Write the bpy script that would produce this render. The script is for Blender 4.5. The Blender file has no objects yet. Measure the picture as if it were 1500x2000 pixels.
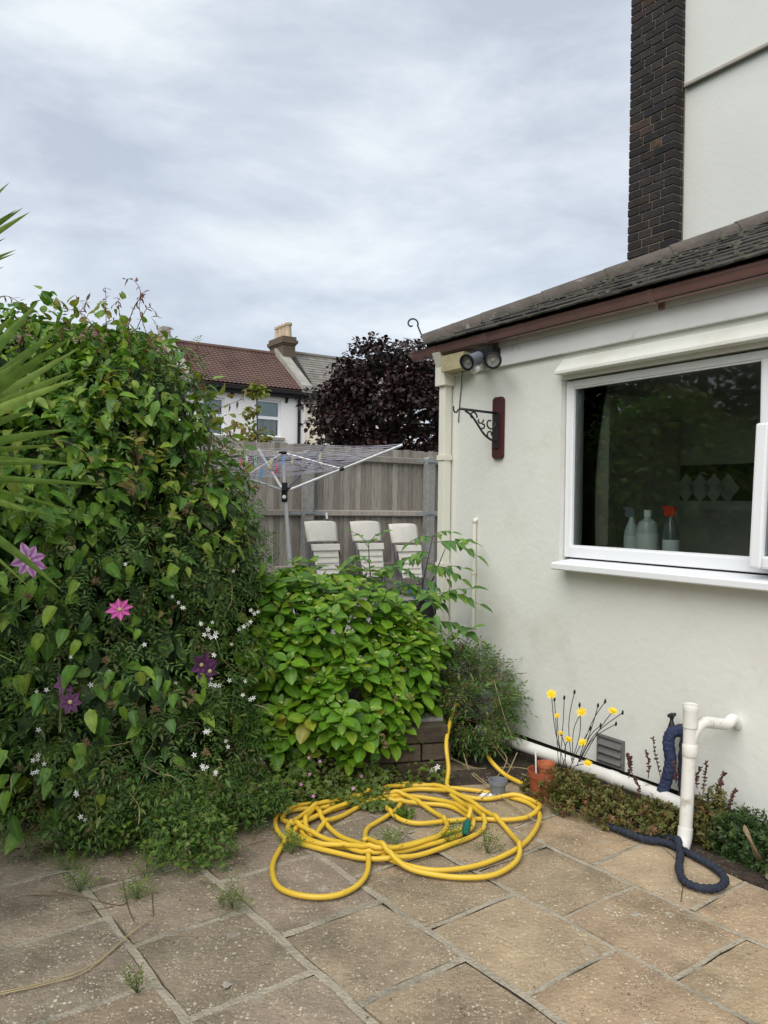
import bpy, bmesh, math, random
import numpy as np
from mathutils import Matrix, Vector

random.seed(7); RNG = np.random.default_rng(7)
SC = bpy.context.scene
COL = SC.collection
PI = math.pi

# ------------------------------------------------------------------ camera
EYE = np.array([0.0, 0.0, 1.6]); FPX = 1560.0            # focal length in pixels of the 1500 x 2000 photograph
PITCH = math.atan(14 / FPX); ROLL = 0.0135
_r = np.array([1.0, 0, 0]); _u = np.array([0, math.sin(PITCH), math.cos(PITCH)]); FWD = np.array([0, math.cos(PITCH), -math.sin(PITCH)])
RGT = _r * math.cos(ROLL) + _u * math.sin(ROLL); UPV = _u * math.cos(ROLL) - _r * math.sin(ROLL)
cam = bpy.data.cameras.new('camera'); camo = bpy.data.objects.new('camera', cam); COL.objects.link(camo)
camo.matrix_world = Matrix(((RGT[0], UPV[0], -FWD[0], EYE[0]), (RGT[1], UPV[1], -FWD[1], EYE[1]), (RGT[2], UPV[2], -FWD[2], EYE[2]), (0, 0, 0, 1)))
cam.sensor_fit = 'VERTICAL'; cam.sensor_height = 36.0; cam.lens = 36.0 * FPX / 2000.0
cam.clip_start = 0.05; cam.clip_end = 2000
SC.camera = camo

# ------------------------------------------------------------------ daylight: overcast sky and one soft sun
SUN_DIR = np.array([-0.32, -0.60, 0.76]); SUN_DIR /= np.linalg.norm(SUN_DIR)
SUN_EL = math.asin(SUN_DIR[2]); SUN_AZ = math.atan2(SUN_DIR[0], SUN_DIR[1])
world = bpy.data.worlds.new('World'); SC.world = world; world.use_nodes = True
nt = world.node_tree; N = nt.nodes; LK = nt.links
for n_ in list(N): N.remove(n_)
out = N.new('ShaderNodeOutputWorld'); bg = N.new('ShaderNodeBackground'); bg.inputs['Strength'].default_value = 0.1
sky = N.new('ShaderNodeTexSky'); sky.sky_type = 'NISHITA'; sky.sun_disc = False
sky.sun_elevation = SUN_EL; sky.sun_rotation = SUN_AZ; sky.air_density = 1.0; sky.dust_density = 2.0
tc = N.new('ShaderNodeTexCoord'); mp = N.new('ShaderNodeMapping'); mp.inputs['Scale'].default_value = (1.0, 1.0, 2.6)
mp.inputs['Rotation'].default_value = (0.25, -0.35, 0.4)
n1 = N.new('ShaderNodeTexNoise'); n1.inputs['Scale'].default_value = 3.1; n1.inputs['Detail'].default_value = 7; n1.inputs['Roughness'].default_value = 0.60
n1.inputs['Distortion'].default_value = 0.25
cr = N.new('ShaderNodeValToRGB'); el = cr.color_ramp.elements
el[0].position = 0.36; el[0].color = (2.80, 3.05, 3.48, 1)
el[1].position = 0.66; el[1].color = (4.36, 4.62, 4.82, 1)
e_ = el.new(0.5); e_.color = (3.46, 3.76, 4.14, 1)
n2 = N.new('ShaderNodeTexNoise'); n2.inputs['Scale'].default_value = 1.5; n2.inputs['Detail'].default_value = 4
cr2 = N.new('ShaderNodeValToRGB'); cr2.color_ramp.elements[0].position = 0.30; cr2.color_ramp.elements[0].color = (.80, .80, .80, 1)
cr2.color_ramp.elements[1].position = 0.6; cr2.color_ramp.elements[1].color = (0.97, 0.97, 0.97, 1)
mx = N.new('ShaderNodeMix'); mx.data_type = 'RGBA'
LK.new(tc.outputs['Generated'], mp.inputs['Vector']); LK.new(mp.outputs['Vector'], n1.inputs['Vector']); LK.new(mp.outputs['Vector'], n2.inputs['Vector'])
LK.new(n1.outputs['Fac'], cr.inputs['Fac']); LK.new(n2.outputs['Fac'], cr2.inputs['Fac'])
LK.new(cr2.outputs['Color'], mx.inputs[0]); LK.new(sky.outputs['Color'], mx.inputs[6]); LK.new(cr.outputs['Color'], mx.inputs[7])
LK.new(mx.outputs[2], bg.inputs['Color']); LK.new(bg.outputs['Background'], out.inputs['Surface'])

sun = bpy.data.lights.new('sun', 'SUN'); sun.energy = 1.5; sun.angle = math.radians(60); sun.color = (1.0, 0.96, 0.90)
suno = bpy.data.objects.new('sun', sun); COL.objects.link(suno)
suno.rotation_euler = Vector(SUN_DIR).to_track_quat('Z', 'Y').to_euler()
VS = SC.view_settings; VS.view_transform = 'Standard'; VS.look = 'None'; VS.exposure = 1.06; VS.gamma = 1.0; VS.use_curve_mapping = False
SC.cycles.max_bounces = 8; SC.cycles.transparent_max_bounces = 12

# ------------------------------------------------------------------ frames of the place
def ray(px, py): return FWD * FPX + RGT * (px - 750) - UPV * (py - 1000)
def hit_plane(px, py, P0, n):
    d = ray(px, py); return EYE + d * (np.dot(P0 - EYE, n) / np.dot(d, n))
def G(px, py, z=0.0): return hit_plane(px, py, np.array([0, 0, z]), np.array([0, 0, 1.0]))
def AT(px, py, D): d = ray(px, py); return EYE + d * (D / d[1])
_a = math.radians(-56.6)
TV = np.array([math.cos(_a), math.sin(_a), 0]); NV = np.array([math.sin(_a), -math.cos(_a), 0])   # along the house wall / out of it
M0 = np.array([1.33025, 4.5322, 0.0])
def H(s, o, z): return M0 + TV * s + NV * o + np.array([0, 0, z])
def HW(px, py, o=0.0):                                    # a point of the plane o metres in front of the house wall
    P = hit_plane(px, py, M0 + NV * o, NV); return float((P - M0) @ TV), float(P[2])
EV = -NV; WV = -TV
T0 = np.array([-2.859, 27.0, 0.0]); F0 = np.array([-1.0269, 10.0, 0.0])
def T(u, v, z): return T0 + EV * u + WV * v + np.array([0, 0, z])
def FN(u, v, z): return F0 + EV * u + WV * v + np.array([0, 0, z])
def TW(px, py, v=0.0): P = hit_plane(px, py, T0 + WV * v, WV); return float((P - T0) @ EV), float(P[2])
def FW(px, py, v=0.0): P = hit_plane(px, py, F0 + WV * v, WV); return float((P - F0) @ EV), float(P[2])
def XYZ(x, y, z): return np.array([x, y, z], float)

# ------------------------------------------------------------------ materials
MATS = {}
def pm(name, c1, c2=None, scale=4.0, rough=0.7, bump=0.0, bscale=60.0, objvar=0.0, spec=0.3, metal=0.0, stain=None, stain_scale=1.5, stain_lo=0.55, stain_hi=0.75, use_col=False, stretch=None, bdist=0.02):
    m = bpy.data.materials.new(name); m.use_nodes = True; MATS[name] = m
    t = m.node_tree; n = t.nodes; l = t.links; b = n['Principled BSDF']
    b.inputs['Roughness'].default_value = rough; b.inputs['Metallic'].default_value = metal
    b.inputs['Specular IOR Level'].default_value = spec
    geo = n.new('ShaderNodeNewGeometry'); vec = geo.outputs['Position']
    if stretch:
        mpn = n.new('ShaderNodeMapping'); mpn.inputs['Scale'].default_value = stretch
        tcn = n.new('ShaderNodeTexCoord'); l.new(tcn.outputs['Object'], mpn.inputs['Vector']); vec = mpn.outputs['Vector']
    col = None
    c2 = c2 or tuple(x * 0.85 for x in c1)
    ns = n.new('ShaderNodeTexNoise'); ns.inputs['Scale'].default_value = scale; ns.inputs['Detail'].default_value = 6; ns.inputs['Roughness'].default_value = .6
    l.new(vec, ns.inputs['Vector'])
    rp = n.new('ShaderNodeValToRGB'); rp.color_ramp.elements[0].position = .35; rp.color_ramp.elements[1].position = .65
    rp.color_ramp.elements[0].color = (*c1, 1); rp.color_ramp.elements[1].color = (*c2, 1)
    l.new(ns.outputs['Fac'], rp.inputs['Fac']); col = rp.outputs['Color']
    if stain:
        s2 = n.new('ShaderNodeTexNoise'); s2.inputs['Scale'].default_value = stain_scale; s2.inputs['Detail'].default_value = 8; s2.inputs['Roughness'].default_value = .65
        l.new(vec, s2.inputs['Vector'])
        mr = n.new('ShaderNodeMapRange'); mr.inputs[1].default_value = stain_lo; mr.inputs[2].default_value = stain_hi
        l.new(s2.outputs['Fac'], mr.inputs[0])
        mxx = n.new('ShaderNodeMix'); mxx.data_type = 'RGBA'; l.new(mr.outputs[0], mxx.inputs[0]); l.new(col, mxx.inputs[6]); mxx.inputs[7].default_value = (*stain, 1)
        col = mxx.outputs[2]
    if objvar or use_col:
        oi = n.new('ShaderNodeObjectInfo')
        if objvar:
            mr = n.new('ShaderNodeMapRange'); mr.inputs[3].default_value = 1 - objvar; mr.inputs[4].default_value = 1 + objvar
            l.new(oi.outputs['Random'], mr.inputs[0])
            mxx = n.new('ShaderNodeMix'); mxx.data_type = 'RGBA'; mxx.blend_type = 'MULTIPLY'; mxx.inputs[0].default_value = 1
            l.new(col, mxx.inputs[6]); l.new(mr.outputs[0], mxx.inputs[7]); col = mxx.outputs[2]
        if use_col:
            mxx = n.new('ShaderNodeMix'); mxx.data_type = 'RGBA'; mxx.blend_type = 'MULTIPLY'; mxx.inputs[0].default_value = 1
            l.new(col, mxx.inputs[6]); l.new(oi.outputs['Color'], mxx.inputs[7]); col = mxx.outputs[2]
    l.new(col, b.inputs['Base Color'])
    if bump:
        bn = n.new('ShaderNodeTexNoise'); bn.inputs['Scale'].default_value = bscale; bn.inputs['Detail'].default_value = 5
        l.new(vec, bn.inputs['Vector'])
        bu = n.new('ShaderNodeBump'); bu.inputs['Strength'].default_value = bump; bu.inputs['Distance'].default_value = bdist
        l.new(bn.outputs['Fac'], bu.inputs['Height']); l.new(bu.outputs['Normal'], b.inputs['Normal'])
    return m

def leaf_mat(name, stops, rough=.5, trans=.3, tint=(1.1, 1.25, .5), spec=.35, ribcol=(.09, .12, .035), ribmode='ADD', rib0=.72, ribmax=.6):
    """Leaf colour from a ramp over a per-leaf number (face attribute 'rnd' plus the object's own random number)."""
    m = bpy.data.materials.new(name); m.use_nodes = True; MATS[name] = m
    t = m.node_tree; n = t.nodes; l = t.links; b = n['Principled BSDF']
    at = n.new('ShaderNodeAttribute'); at.attribute_name = 'rnd'
    oi = n.new('ShaderNodeObjectInfo')
    ad = n.new('ShaderNodeMath'); ad.operation = 'ADD'; l.new(at.outputs['Fac'], ad.inputs[0]); l.new(oi.outputs['Random'], ad.inputs[1])
    fr = n.new('ShaderNodeMath'); fr.operation = 'FRACT'; l.new(ad.outputs[0], fr.inputs[0])
    rp = n.new('ShaderNodeValToRGB'); els = rp.color_ramp.elements
    while len(els) < len(stops): els.new(0.5)
    for e, (p, c) in zip(els, stops): e.position = p; e.color = (*c, 1)
    l.new(fr.outputs[0], rp.inputs['Fac'])
    geo = n.new('ShaderNodeNewGeometry')
    ns = n.new('ShaderNodeTexNoise'); ns.inputs['Scale'].default_value = 28; ns.inputs['Detail'].default_value = 3; l.new(geo.outputs['Position'], ns.inputs['Vector'])
    mr = n.new('ShaderNodeMapRange'); mr.inputs[1].default_value = .3; mr.inputs[2].default_value = .7; mr.inputs[3].default_value = .78; mr.inputs[4].default_value = 1.2; l.new(ns.outputs['Fac'], mr.inputs[0])
    mu = n.new('ShaderNodeMix'); mu.data_type = 'RGBA'; mu.blend_type = 'MULTIPLY'; mu.inputs[0].default_value = 1
    l.new(rp.outputs['Color'], mu.inputs[6]); l.new(mr.outputs[0], mu.inputs[7])
    # a paler midrib: the point attribute 'rib' is 1 along the middle of the leaf
    ra = n.new('ShaderNodeAttribute'); ra.attribute_name = 'rib'; rm = n.new('ShaderNodeMapRange'); rm.inputs[1].default_value = rib0; rm.inputs[2].default_value = 1.0; rm.inputs[4].default_value = ribmax; l.new(ra.outputs['Fac'], rm.inputs[0])
    lt = n.new('ShaderNodeMix'); lt.data_type = 'RGBA'; lt.blend_type = ribmode; l.new(rm.outputs[0], lt.inputs[0]); l.new(mu.outputs[2], lt.inputs[6]); lt.inputs[7].default_value = (*ribcol, 1); mu = lt
    l.new(mu.outputs[2], b.inputs['Base Color'])
    b.inputs['Roughness'].default_value = rough; b.inputs['Specular IOR Level'].default_value = spec
    if trans:
        tr = n.new('ShaderNodeBsdfTranslucent'); tm = n.new('ShaderNodeMix'); tm.data_type = 'RGBA'; tm.blend_type = 'MULTIPLY'; tm.inputs[0].default_value = 1
        l.new(mu.outputs[2], tm.inputs[6]); tm.inputs[7].default_value = (*tint, 1); l.new(tm.outputs[2], tr.inputs['Color'])
        ms = n.new('ShaderNodeMixShader'); ms.inputs[0].default_value = trans
        l.new(b.outputs[0], ms.inputs[1]); l.new(tr.outputs[0], ms.inputs[2]); l.new(ms.outputs[0], n['Material Output'].inputs['Surface'])
    return m

def glass_mat(name, tint=(.9, .95, .93), refl=1.0):
    m = bpy.data.materials.new(name); m.use_nodes = True; MATS[name] = m
    t = m.node_tree; n = t.nodes; l = t.links; n.remove(n['Principled BSDF'])
    tp = n.new('ShaderNodeBsdfTransparent'); tp.inputs['Color'].default_value = (*tint, 1)
    gl = n.new('ShaderNodeBsdfGlossy'); gl.inputs['Roughness'].default_value = .015
    fr = n.new('ShaderNodeFresnel'); fr.inputs['IOR'].default_value = 1.5
    ms = n.new('ShaderNodeMixShader'); l.new(fr.outputs[0], ms.inputs[0]); l.new(tp.outputs[0], ms.inputs[1]); l.new(gl.outputs[0], ms.inputs[2])
    l.new(ms.outputs[0], n['Material Output'].inputs['Surface'])
    return m

# ------------------------------------------------------------------ mesh building
class MB:
    def __init__(s): s.V = []; s.F = []; s.n = 0
    def add(s, verts, faces):
        b = s.n; s.V.extend([tuple(map(float, v)) for v in verts]); s.F.extend([tuple(i + b for i in f) for f in faces]); s.n = len(s.V); return s
    def fbox(s, fn, a0, a1, b0, b1, c0, c1):
        v = [fn(a, b, c) for c in (c0, c1) for b in (b0, b1) for a in (a0, a1)]
        return s.add(v, [(0, 2, 3, 1), (4, 5, 7, 6), (0, 1, 5, 4), (2, 6, 7, 3), (0, 4, 6, 2), (1, 3, 7, 5)])
    def tube(s, pts, r, sides=8, caps=True, close=False):
        P = np.array([np.asarray(p, float) for p in pts]); n = len(P)
        R = np.full(n, r, float) if np.isscalar(r) else np.asarray(r, float)
        d = np.gradient(P, axis=0)
        if close: d = np.roll(P, -1, 0) - np.roll(P, 1, 0)
        d /= np.maximum(np.linalg.norm(d, axis=1, keepdims=True), 1e-9)
        u = np.cross(d[0], [0, 0, 1.0])
        if np.linalg.norm(u) < 1e-3: u = np.cross(d[0], [1.0, 0, 0])
        vs = []; ang = np.arange(sides) * 2 * PI / sides
        for i in range(n):
            u = u - d[i] * (u @ d[i]); u /= max(np.linalg.norm(u), 1e-9); w = np.cross(d[i], u)
            for a in ang: vs.append(P[i] + R[i] * (u * math.cos(a) + w * math.sin(a)))
        fs = []
        for i in range(n if close else n - 1):
            j = (i + 1) % n
            for k in range(sides):
                k2 = (k + 1) % sides; fs.append((i * sides + k, i * sides + k2, j * sides + k2, j * sides + k))
        if caps and not close:
            fs.append(tuple(range(sides))[::-1]); fs.append(tuple((n - 1) * sides + k for k in range(sides)))
        return s.add(vs, fs)
    def lathe(s, base, prof, axis=(0, 0, 1), sides=20, caps=True):
        ax = np.array(axis, float); ax /= np.linalg.norm(ax)
        u = np.cross(ax, [0, 1.0, 0] if abs(ax[1]) < .9 else [1.0, 0, 0]); u /= np.linalg.norm(u); w = np.cross(ax, u); base = np.array(base, float)
        vs = []; fs = []; n = len(prof)
        for r, h in prof:
            for k in range(sides):
                a = 2 * PI * k / sides; vs.append(base + ax * h + r * (u * math.cos(a) + w * math.sin(a)))
        for i in range(n - 1):
            for k in range(sides):
                k2 = (k + 1) % sides; fs.append((i * sides + k, i * sides + k2, (i + 1) * sides + k2, (i + 1) * sides + k))
        if caps: fs.append(tuple(range(sides))[::-1]); fs.append(tuple((n - 1) * sides + k for k in range(sides)))
        return s.add(vs, fs)
    def prism(s, fn, prof, a0, a1):
        """profile of (b, c) pairs run from a0 to a1"""
        n = len(prof); vs = [fn(a, b, c) for a in (a0, a1) for b, c in prof]
        fs = [(i, (i + 1) % n, n + (i + 1) % n, n + i) for i in range(n)] + [tuple(range(n))[::-1], tuple(range(n, 2 * n))]
        return s.add(vs, fs)
    def build(s, name, m, parent=None, smooth=False, bevel=0.0, rnd=None, seg=2):
        me = bpy.data.meshes.new(name); me.from_pydata(s.V, [], s.F)
        bm = bmesh.new(); bm.from_mesh(me); bmesh.ops.recalc_face_normals(bm, faces=bm.faces)
        if bevel: bmesh.ops.bevel(bm, geom=[e for e in bm.edges if len(e.link_faces) == 2 and e.calc_face_angle(0) > .5], offset=bevel, segments=seg, affect='EDGES', profile=.6, clamp_overlap=True)
        bm.to_mesh(me); bm.free()
        return link(name, me, m, parent, smooth)

def link(name, me, m, parent=None, smooth=False):
    o = bpy.data.objects.new(name, me)
    if m: me.materials.clear(); me.materials.append(MATS[m] if isinstance(m, str) else m)
    if smooth: me.shade_smooth()
    if smooth == 'auto': me.set_sharp_from_angle(angle=math.radians(35))
    COL.objects.link(o)
    if parent:
        loc = root_loc(parent); me.transform(Matrix.Translation([-x for x in loc])); o.parent = parent
    return o
def root_loc(o):
    p = Vector(o.location)
    while o.parent: o = o.parent; p = p + o.location
    return p
def tag(o, label=None, cat=None, group=None, kind=None):
    if label: o['label'] = label
    if cat: o['category'] = cat
    if group: o['group'] = group
    if kind: o['kind'] = kind
    return o
def thing(name, loc, label, cat, group=None):
    o = bpy.data.objects.new(name, None); o.location = [float(x) for x in loc]; o.empty_display_size = .1; COL.objects.link(o)
    return tag(o, label, cat, group)
def rebase(o):
    """Put a one-mesh thing's origin at its base."""
    me = o.data; co = np.empty(len(me.vertices) * 3); me.vertices.foreach_get('co', co); co = co.reshape(-1, 3)
    c = Vector(((co[:, 0].min() + co[:, 0].max()) / 2, (co[:, 1].min() + co[:, 1].max()) / 2, co[:, 2].min()))
    me.transform(Matrix.Translation(-c)); o.location = c; return o

def np_mesh(name, V, faces, rnd=None, rib=None):
    """V (n,3); faces: list of (m,k) int arrays; rnd: list of (m,) arrays."""
    me = bpy.data.meshes.new(name); V = np.ascontiguousarray(V, np.float32)
    tot = [np.full(len(f), f.shape[1], np.int32) for f in faces]; tot = np.concatenate(tot)
    loops = np.concatenate([f.ravel() for f in faces]).astype(np.int32); st = np.concatenate([[0], np.cumsum(tot)[:-1]]).astype(np.int32)
    me.vertices.add(len(V)); me.vertices.foreach_set('co', V.ravel())
    me.loops.add(len(loops)); me.loops.foreach_set('vertex_index', loops)
    me.polygons.add(len(tot)); me.polygons.foreach_set('loop_start', st); me.polygons.foreach_set('loop_total', tot)
    me.update(calc_edges=True)
    if rnd is not None:
        a = me.attributes.new('rnd', 'FLOAT', 'FACE'); a.data.foreach_set('value', np.concatenate(rnd).astype(np.float32))
    if rib is not None:
        a = me.attributes.new('rib', 'FLOAT', 'POINT'); a.data.foreach_set('value', np.asarray(rib, np.float32))
    return me

# ------------------------------------------------------------------ leaves
def leaf_proto(W=.5, rows=4, shape='ovate', fold=.18, droop=.2, wav=0.0, stalk=0.0):
    """One leaf of length 1 along +Y, upper side +Z: (verts, tris, quads)."""
    t = np.linspace(0, 1, rows + 1)
    if shape == 'heart': w = np.sin(PI * np.clip(t, 0, 1) ** .62) ** .8 * W / 2
    elif shape == 'elliptic': w = np.sin(PI * t ** .92) ** .62 * W / 2
    elif shape == 'lance': w = np.sin(PI * t ** .8) ** .9 * W / 2
    elif shape == 'obovate': w = np.sin(PI * t ** 1.25) ** .8 * W / 2
    else: w = np.sin(PI * t ** .75) ** .85 * W / 2
    y = t.copy()
    if shape == 'heart': y = t
    V = []; mid = []; L = []; Rr = []
    for i in range(rows + 1):
        z = -droop * t[i] ** 2; mid.append(len(V)); V.append((0, y[i] + stalk, z))
        if 0 < i < rows:
            back = -.10 if (shape == 'heart' and i == 1) else 0
            zz = z + fold * w[i] * 2 + wav * math.sin(i * 2.1)
            L.append(len(V)); V.append((-w[i], y[i] + back + stalk, zz)); Rr.append(len(V)); V.append((w[i], y[i] + back + stalk, z + fold * w[i] * 2 - wav * math.sin(i * 2.1 + 1)))
        else: L.append(None); Rr.append(None)
    tri = []; qd = []
    for i in range(rows):
        for S, fl in ((L, False), (Rr, True)):
            a, b = mid[i], mid[i + 1]; c, d = S[i], S[i + 1]
            if c is None: f = (a, b, d)
            elif d is None: f = (a, b, c)
            else: f = (a, b, d, c)
            if not fl: pass
            else: f = f[::-1]
            f = f[::-1]
            (tri if len(f) == 3 else qd).append(f)
    return np.array(V, float), np.array(tri, int).reshape(-1, 3), np.array(qd, int).reshape(-1, 4)

def join_protos(items):
    """items: (proto, 4x4-ish (R 3x3, t 3, s)) -> one proto"""
    V = []; Tt = []; Q = []; n = 0
    for (pv, pt, pq), Rm, tr, s in items:
        V.append(pv @ Rm.T * s + tr); Tt.append(pt + n); Q.append(pq + n); n += len(pv)
    return np.vstack(V), np.vstack(Tt), np.vstack(Q)

def frame(d, nrm):
    d = d / np.maximum(np.linalg.norm(d, axis=1, keepdims=True), 1e-9)
    z = nrm - d * np.sum(nrm * d, 1, keepdims=True); z /= np.maximum(np.linalg.norm(z, axis=1, keepdims=True), 1e-9)
    x = np.cross(d, z); return np.stack([x, d, z], axis=2)
def frame1(d, nrm): return frame(np.array([d], float), np.array([nrm], float))[0]

def scatter_mesh(name, protos, P, Rm, S, rnd):
    Vs = []; Ts = []; Qs = []; rT = []; rQ = []; n = 0; Rb = []
    which = RNG.integers(0, len(protos), len(P))
    for k, (pv, pt, pq) in enumerate(protos):
        idx = np.where(which == k)[0]
        if not len(idx): continue
        v = np.einsum('nij,kj->nki', Rm[idx], pv) * S[idx][:, None, None] + P[idx][:, None, :]
        off = n + np.arange(len(idx))[:, None, None] * len(pv)
        Rb.append(np.tile((np.abs(pv[:, 0]) < 1e-9) if len(pv) > 8 and len(pq) < 9 else np.zeros(len(pv)), len(idx)))
        Vs.append(v.reshape(-1, 3)); n += v.shape[0] * v.shape[1]
        if len(pt): Ts.append((pt[None] + off).reshape(-1, 3)); rT.append(np.repeat(rnd[idx], len(pt)))
        if len(pq): Qs.append((pq[None] + off).reshape(-1, 4)); rQ.append(np.repeat(rnd[idx], len(pq)))
    F = []; Rn = []
    if Ts: F.append(np.vstack(Ts)); Rn.append(np.concatenate(rT))
    if Qs: F.append(np.vstack(Qs)); Rn.append(np.concatenate(rQ))
    return np_mesh(name, np.vstack(Vs), F, Rn, np.concatenate(Rb))
def scatter(name, protos, P, Rm, S, m, parent=None, rnd=None, stuff=True, smooth=False):
    rnd = RNG.random(len(P)) if rnd is None else rnd
    o = link(name, scatter_mesh(name, protos, P, Rm, S, rnd), m, parent, smooth)
    if stuff: o['kind'] = 'stuff'
    return o
PROTO_MESH = {}
def leaf_objects(name, key, protos, P, Rm, S, m, parent):
    """Each leaf an object of its own, sharing one mesh per leaf shape."""
    if key not in PROTO_MESH:
        ms = []
        for pv, pt, pq in protos:
            F = [f for f in (pt, pq) if len(f)]
            me = np_mesh(name, pv, F, rib=(np.abs(pv[:, 0]) < 1e-9)); me.materials.append(MATS[m]); me.shade_smooth(); ms.append(me)
        PROTO_MESH[key] = ms
    ms = PROTO_MESH[key]; base = np.array(root_loc(parent))
    for i in range(len(P)):
        o = bpy.data.objects.new(name, ms[i % len(ms)]); COL.objects.link(o); o.parent = parent
        A = Rm[i] * S[i]; t = P[i] - base
        o.matrix_local = Matrix(((A[0, 0], A[0, 1], A[0, 2], t[0]), (A[1, 0], A[1, 1], A[1, 2], t[1]), (A[2, 0], A[2, 1], A[2, 2], t[2]), (0, 0, 0, 1)))

_W = [(RNG.normal(size=3), RNG.random() * 6.28) for _ in range(9)]
def wob(P, f=1.0):
    """cheap smooth noise in about -1..1"""
    s = 0
    for k, (w, ph) in enumerate(_W): s = s + np.sin(P @ (w * f * (1 + .25 * k)) + ph)
    return s / 3.2
def unit(v): v = np.asarray(v, float); return v / np.maximum(np.linalg.norm(v, axis=-1, keepdims=True), 1e-9)
def rand_dirs(n): return unit(RNG.normal(size=(n, 3)))
def ell_hit(px, py, ells, grow=1.0):
    """first point where the line of sight meets one of the ellipsoids (c, r)"""
    d = unit(ray(px, py)); best = None
    for c, r in ells:
        c = np.array(c); r = np.array(r) * grow; o = (EYE - c) / r; e = d / r
        A = e @ e; B = 2 * o @ e; C = o @ o - 1; D = B * B - 4 * A * C
        if D > 0:
            k = (-B - math.sqrt(D)) / (2 * A)
            if best is None or k < best[0]: best = (k, EYE + d * k, unit((EYE + d * k - c) / r ** 2))
    return best
def ell_shell(ells, n, lo=.8, hi=1.04, noise=.1, nf=3.0, down=False):
    """points near the skin of a union of ellipsoids: (P, normal, depth 0 outer .. 1 inner)"""
    area = np.array([(r[0] * r[1] + r[1] * r[2] + r[0] * r[2]) for c, r in ells]); pr = area / area.sum()
    Ps = []; Ns = []; Ds = []
    for (c, r), p in zip(ells, pr):
        k = int(n * p); c = np.array(c); r = np.array(r)
        d = rand_dirs(k); rad = lo + (hi - lo) * RNG.random(k) ** .55
        q = c + d * r * (rad * (1 + noise * wob(c + d * r, nf)))[:, None]
        keep = np.ones(k, bool)
        for c2, r2 in ells:
            if c2 is c or (np.allclose(c, c2)): continue
            f = np.linalg.norm((q - np.array(c2)) / np.array(r2), axis=1); keep &= f > lo
        Ps.append(q[keep]); Ns.append(unit(d / r)[keep]); Ds.append(((hi - rad) / (hi - lo))[keep])
    return np.vstack(Ps), np.vstack(Ns), np.concatenate(Ds)
def spline(pts, n=8, close=False):
    P = np.array([np.asarray(p, float) for p in pts]); m = len(P); outp = []
    for i in range(m if close else m - 1):
        if close: p0, p1, p2, p3 = P[(i - 1) % m], P[i], P[(i + 1) % m], P[(i + 2) % m]
        else: p0, p1, p2, p3 = P[max(i - 1, 0)], P[i], P[i + 1], P[min(i + 2, m - 1)]
        for k in range(n):
            t = k / n; outp.append(.5 * ((2 * p1) + (-p0 + p2) * t + (2 * p0 - 5 * p1 + 4 * p2 - p3) * t * t + (-p0 + 3 * p1 - 3 * p2 + p3) * t ** 3))
    if not close: outp.append(P[-1])
    return np.array(outp)
# ------------------------------------------------------------------ palette
pm('render_cream', (.69, .70, .65), (.725, .735, .69), 1.3, .85, .35, 25, spec=.2, stain=(.56, .55, .46), stain_scale=1.6, stain_lo=.52, stain_hi=.85, bdist=.006)
pm('render_upper', (.62, .635, .60), (.66, .675, .64), 1.2, .85, .25, 25, spec=.2, stain=(.63, .63, .57), stain_scale=.6, bdist=.006)
pm('pvc_white', (.80, .82, .84), (.77, .79, .82), 3, .32, spec=.45)
pm('board_white', (.74, .75, .76), (.68, .69, .68), 3, .5, .1, 30, stain=(.42, .40, .30), stain_scale=5, stain_lo=.60, stain_hi=.78)
pm('paint_cream', (.74, .72, .62), (.70, .69, .60), 4, .5, .1, 40, stain=(.50, .46, .34), stain_scale=6, stain_lo=.62, stain_hi=.8)
pm('pipe_white', (.78, .77, .73), (.72, .71, .66), 5, .45, .05, 40, stain=(.33, .30, .22), stain_scale=11, stain_lo=.60, stain_hi=.74)
pm('gutter_brown', (.23, .125, .118), (.27, .15, .142), 6, .34, .05, 50, spec=.5, stain=(.18, .13, .11), stain_scale=4, stain_lo=.55, stain_hi=.8)
pm('dark_plinth', (.025, .023, .021), (.04, .036, .03), 9, .9, .6, 30)
pm('roof_tile', (.030, .028, .026), (.058, .053, .047), 11, .9, 1.0, 34, objvar=.3, stain=(.085, .085, .055), stain_scale=14, stain_lo=.52, stain_hi=.66)
pm('moss', (.040, .040, .024), (.11, .105, .085), 30, .95, 1.0, 60)
pm('hip_mortar', (.115, .098, .086), (.08, .07, .062), 7, .9, .7, 26, stain=(.27, .26, .23), stain_scale=10, stain_lo=.60, stain_hi=.72)
pm('dark_brick', (.015, .0135, .015), (.030, .0235, .0215), 13, .75, .5, 60, objvar=.35, use_col=True)
pm('mortar_pale', (.22, .20, .155), (.16, .145, .115), 9, .95, .5, 50)
pm('iron_black', (.012, .013, .016), (.02, .02, .022), 20, .45, .15, 60, spec=.5)
pm('maroon_wood', (.070, .018, .020), (.052, .014, .016), 8, .55, .2, 30, stretch=(20, 20, 2))
pm('old_timber', (.46, .40, .24), (.36, .32, .19), 10, .7, .3, 30)
pm('lamp_grey', (.17, .19, .23), (.14, .16, .20), 8, .4, spec=.5)
pm('lamp_silver', (.42, .42, .39), (.26, .26, .24), 40, .25, spec=.8)
pm('slab', (.26, .21, .15), (.36, .29, .205), 5, .9, .8, 55, use_col=True, bdist=.012, stain=(.10, .085, .062), stain_scale=2.3, stain_lo=.5, stain_hi=.78)
pm('joint_mortar', (.33, .29, .222), (.44, .39, .30), 14, .95, .8, 70, stain=(.13, .125, .10), stain_scale=3, stain_lo=.5, stain_hi=.75)
pm('joint_dirt', (.075, .064, .047), (.12, .10, .075), 22, 1, .8, 60)
pm('soil', (.035, .026, .018), (.065, .05, .036), 14, 1, 1, 40, stain=(.12, .11, .09), stain_scale=30, stain_lo=.62, stain_hi=.7)
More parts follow.
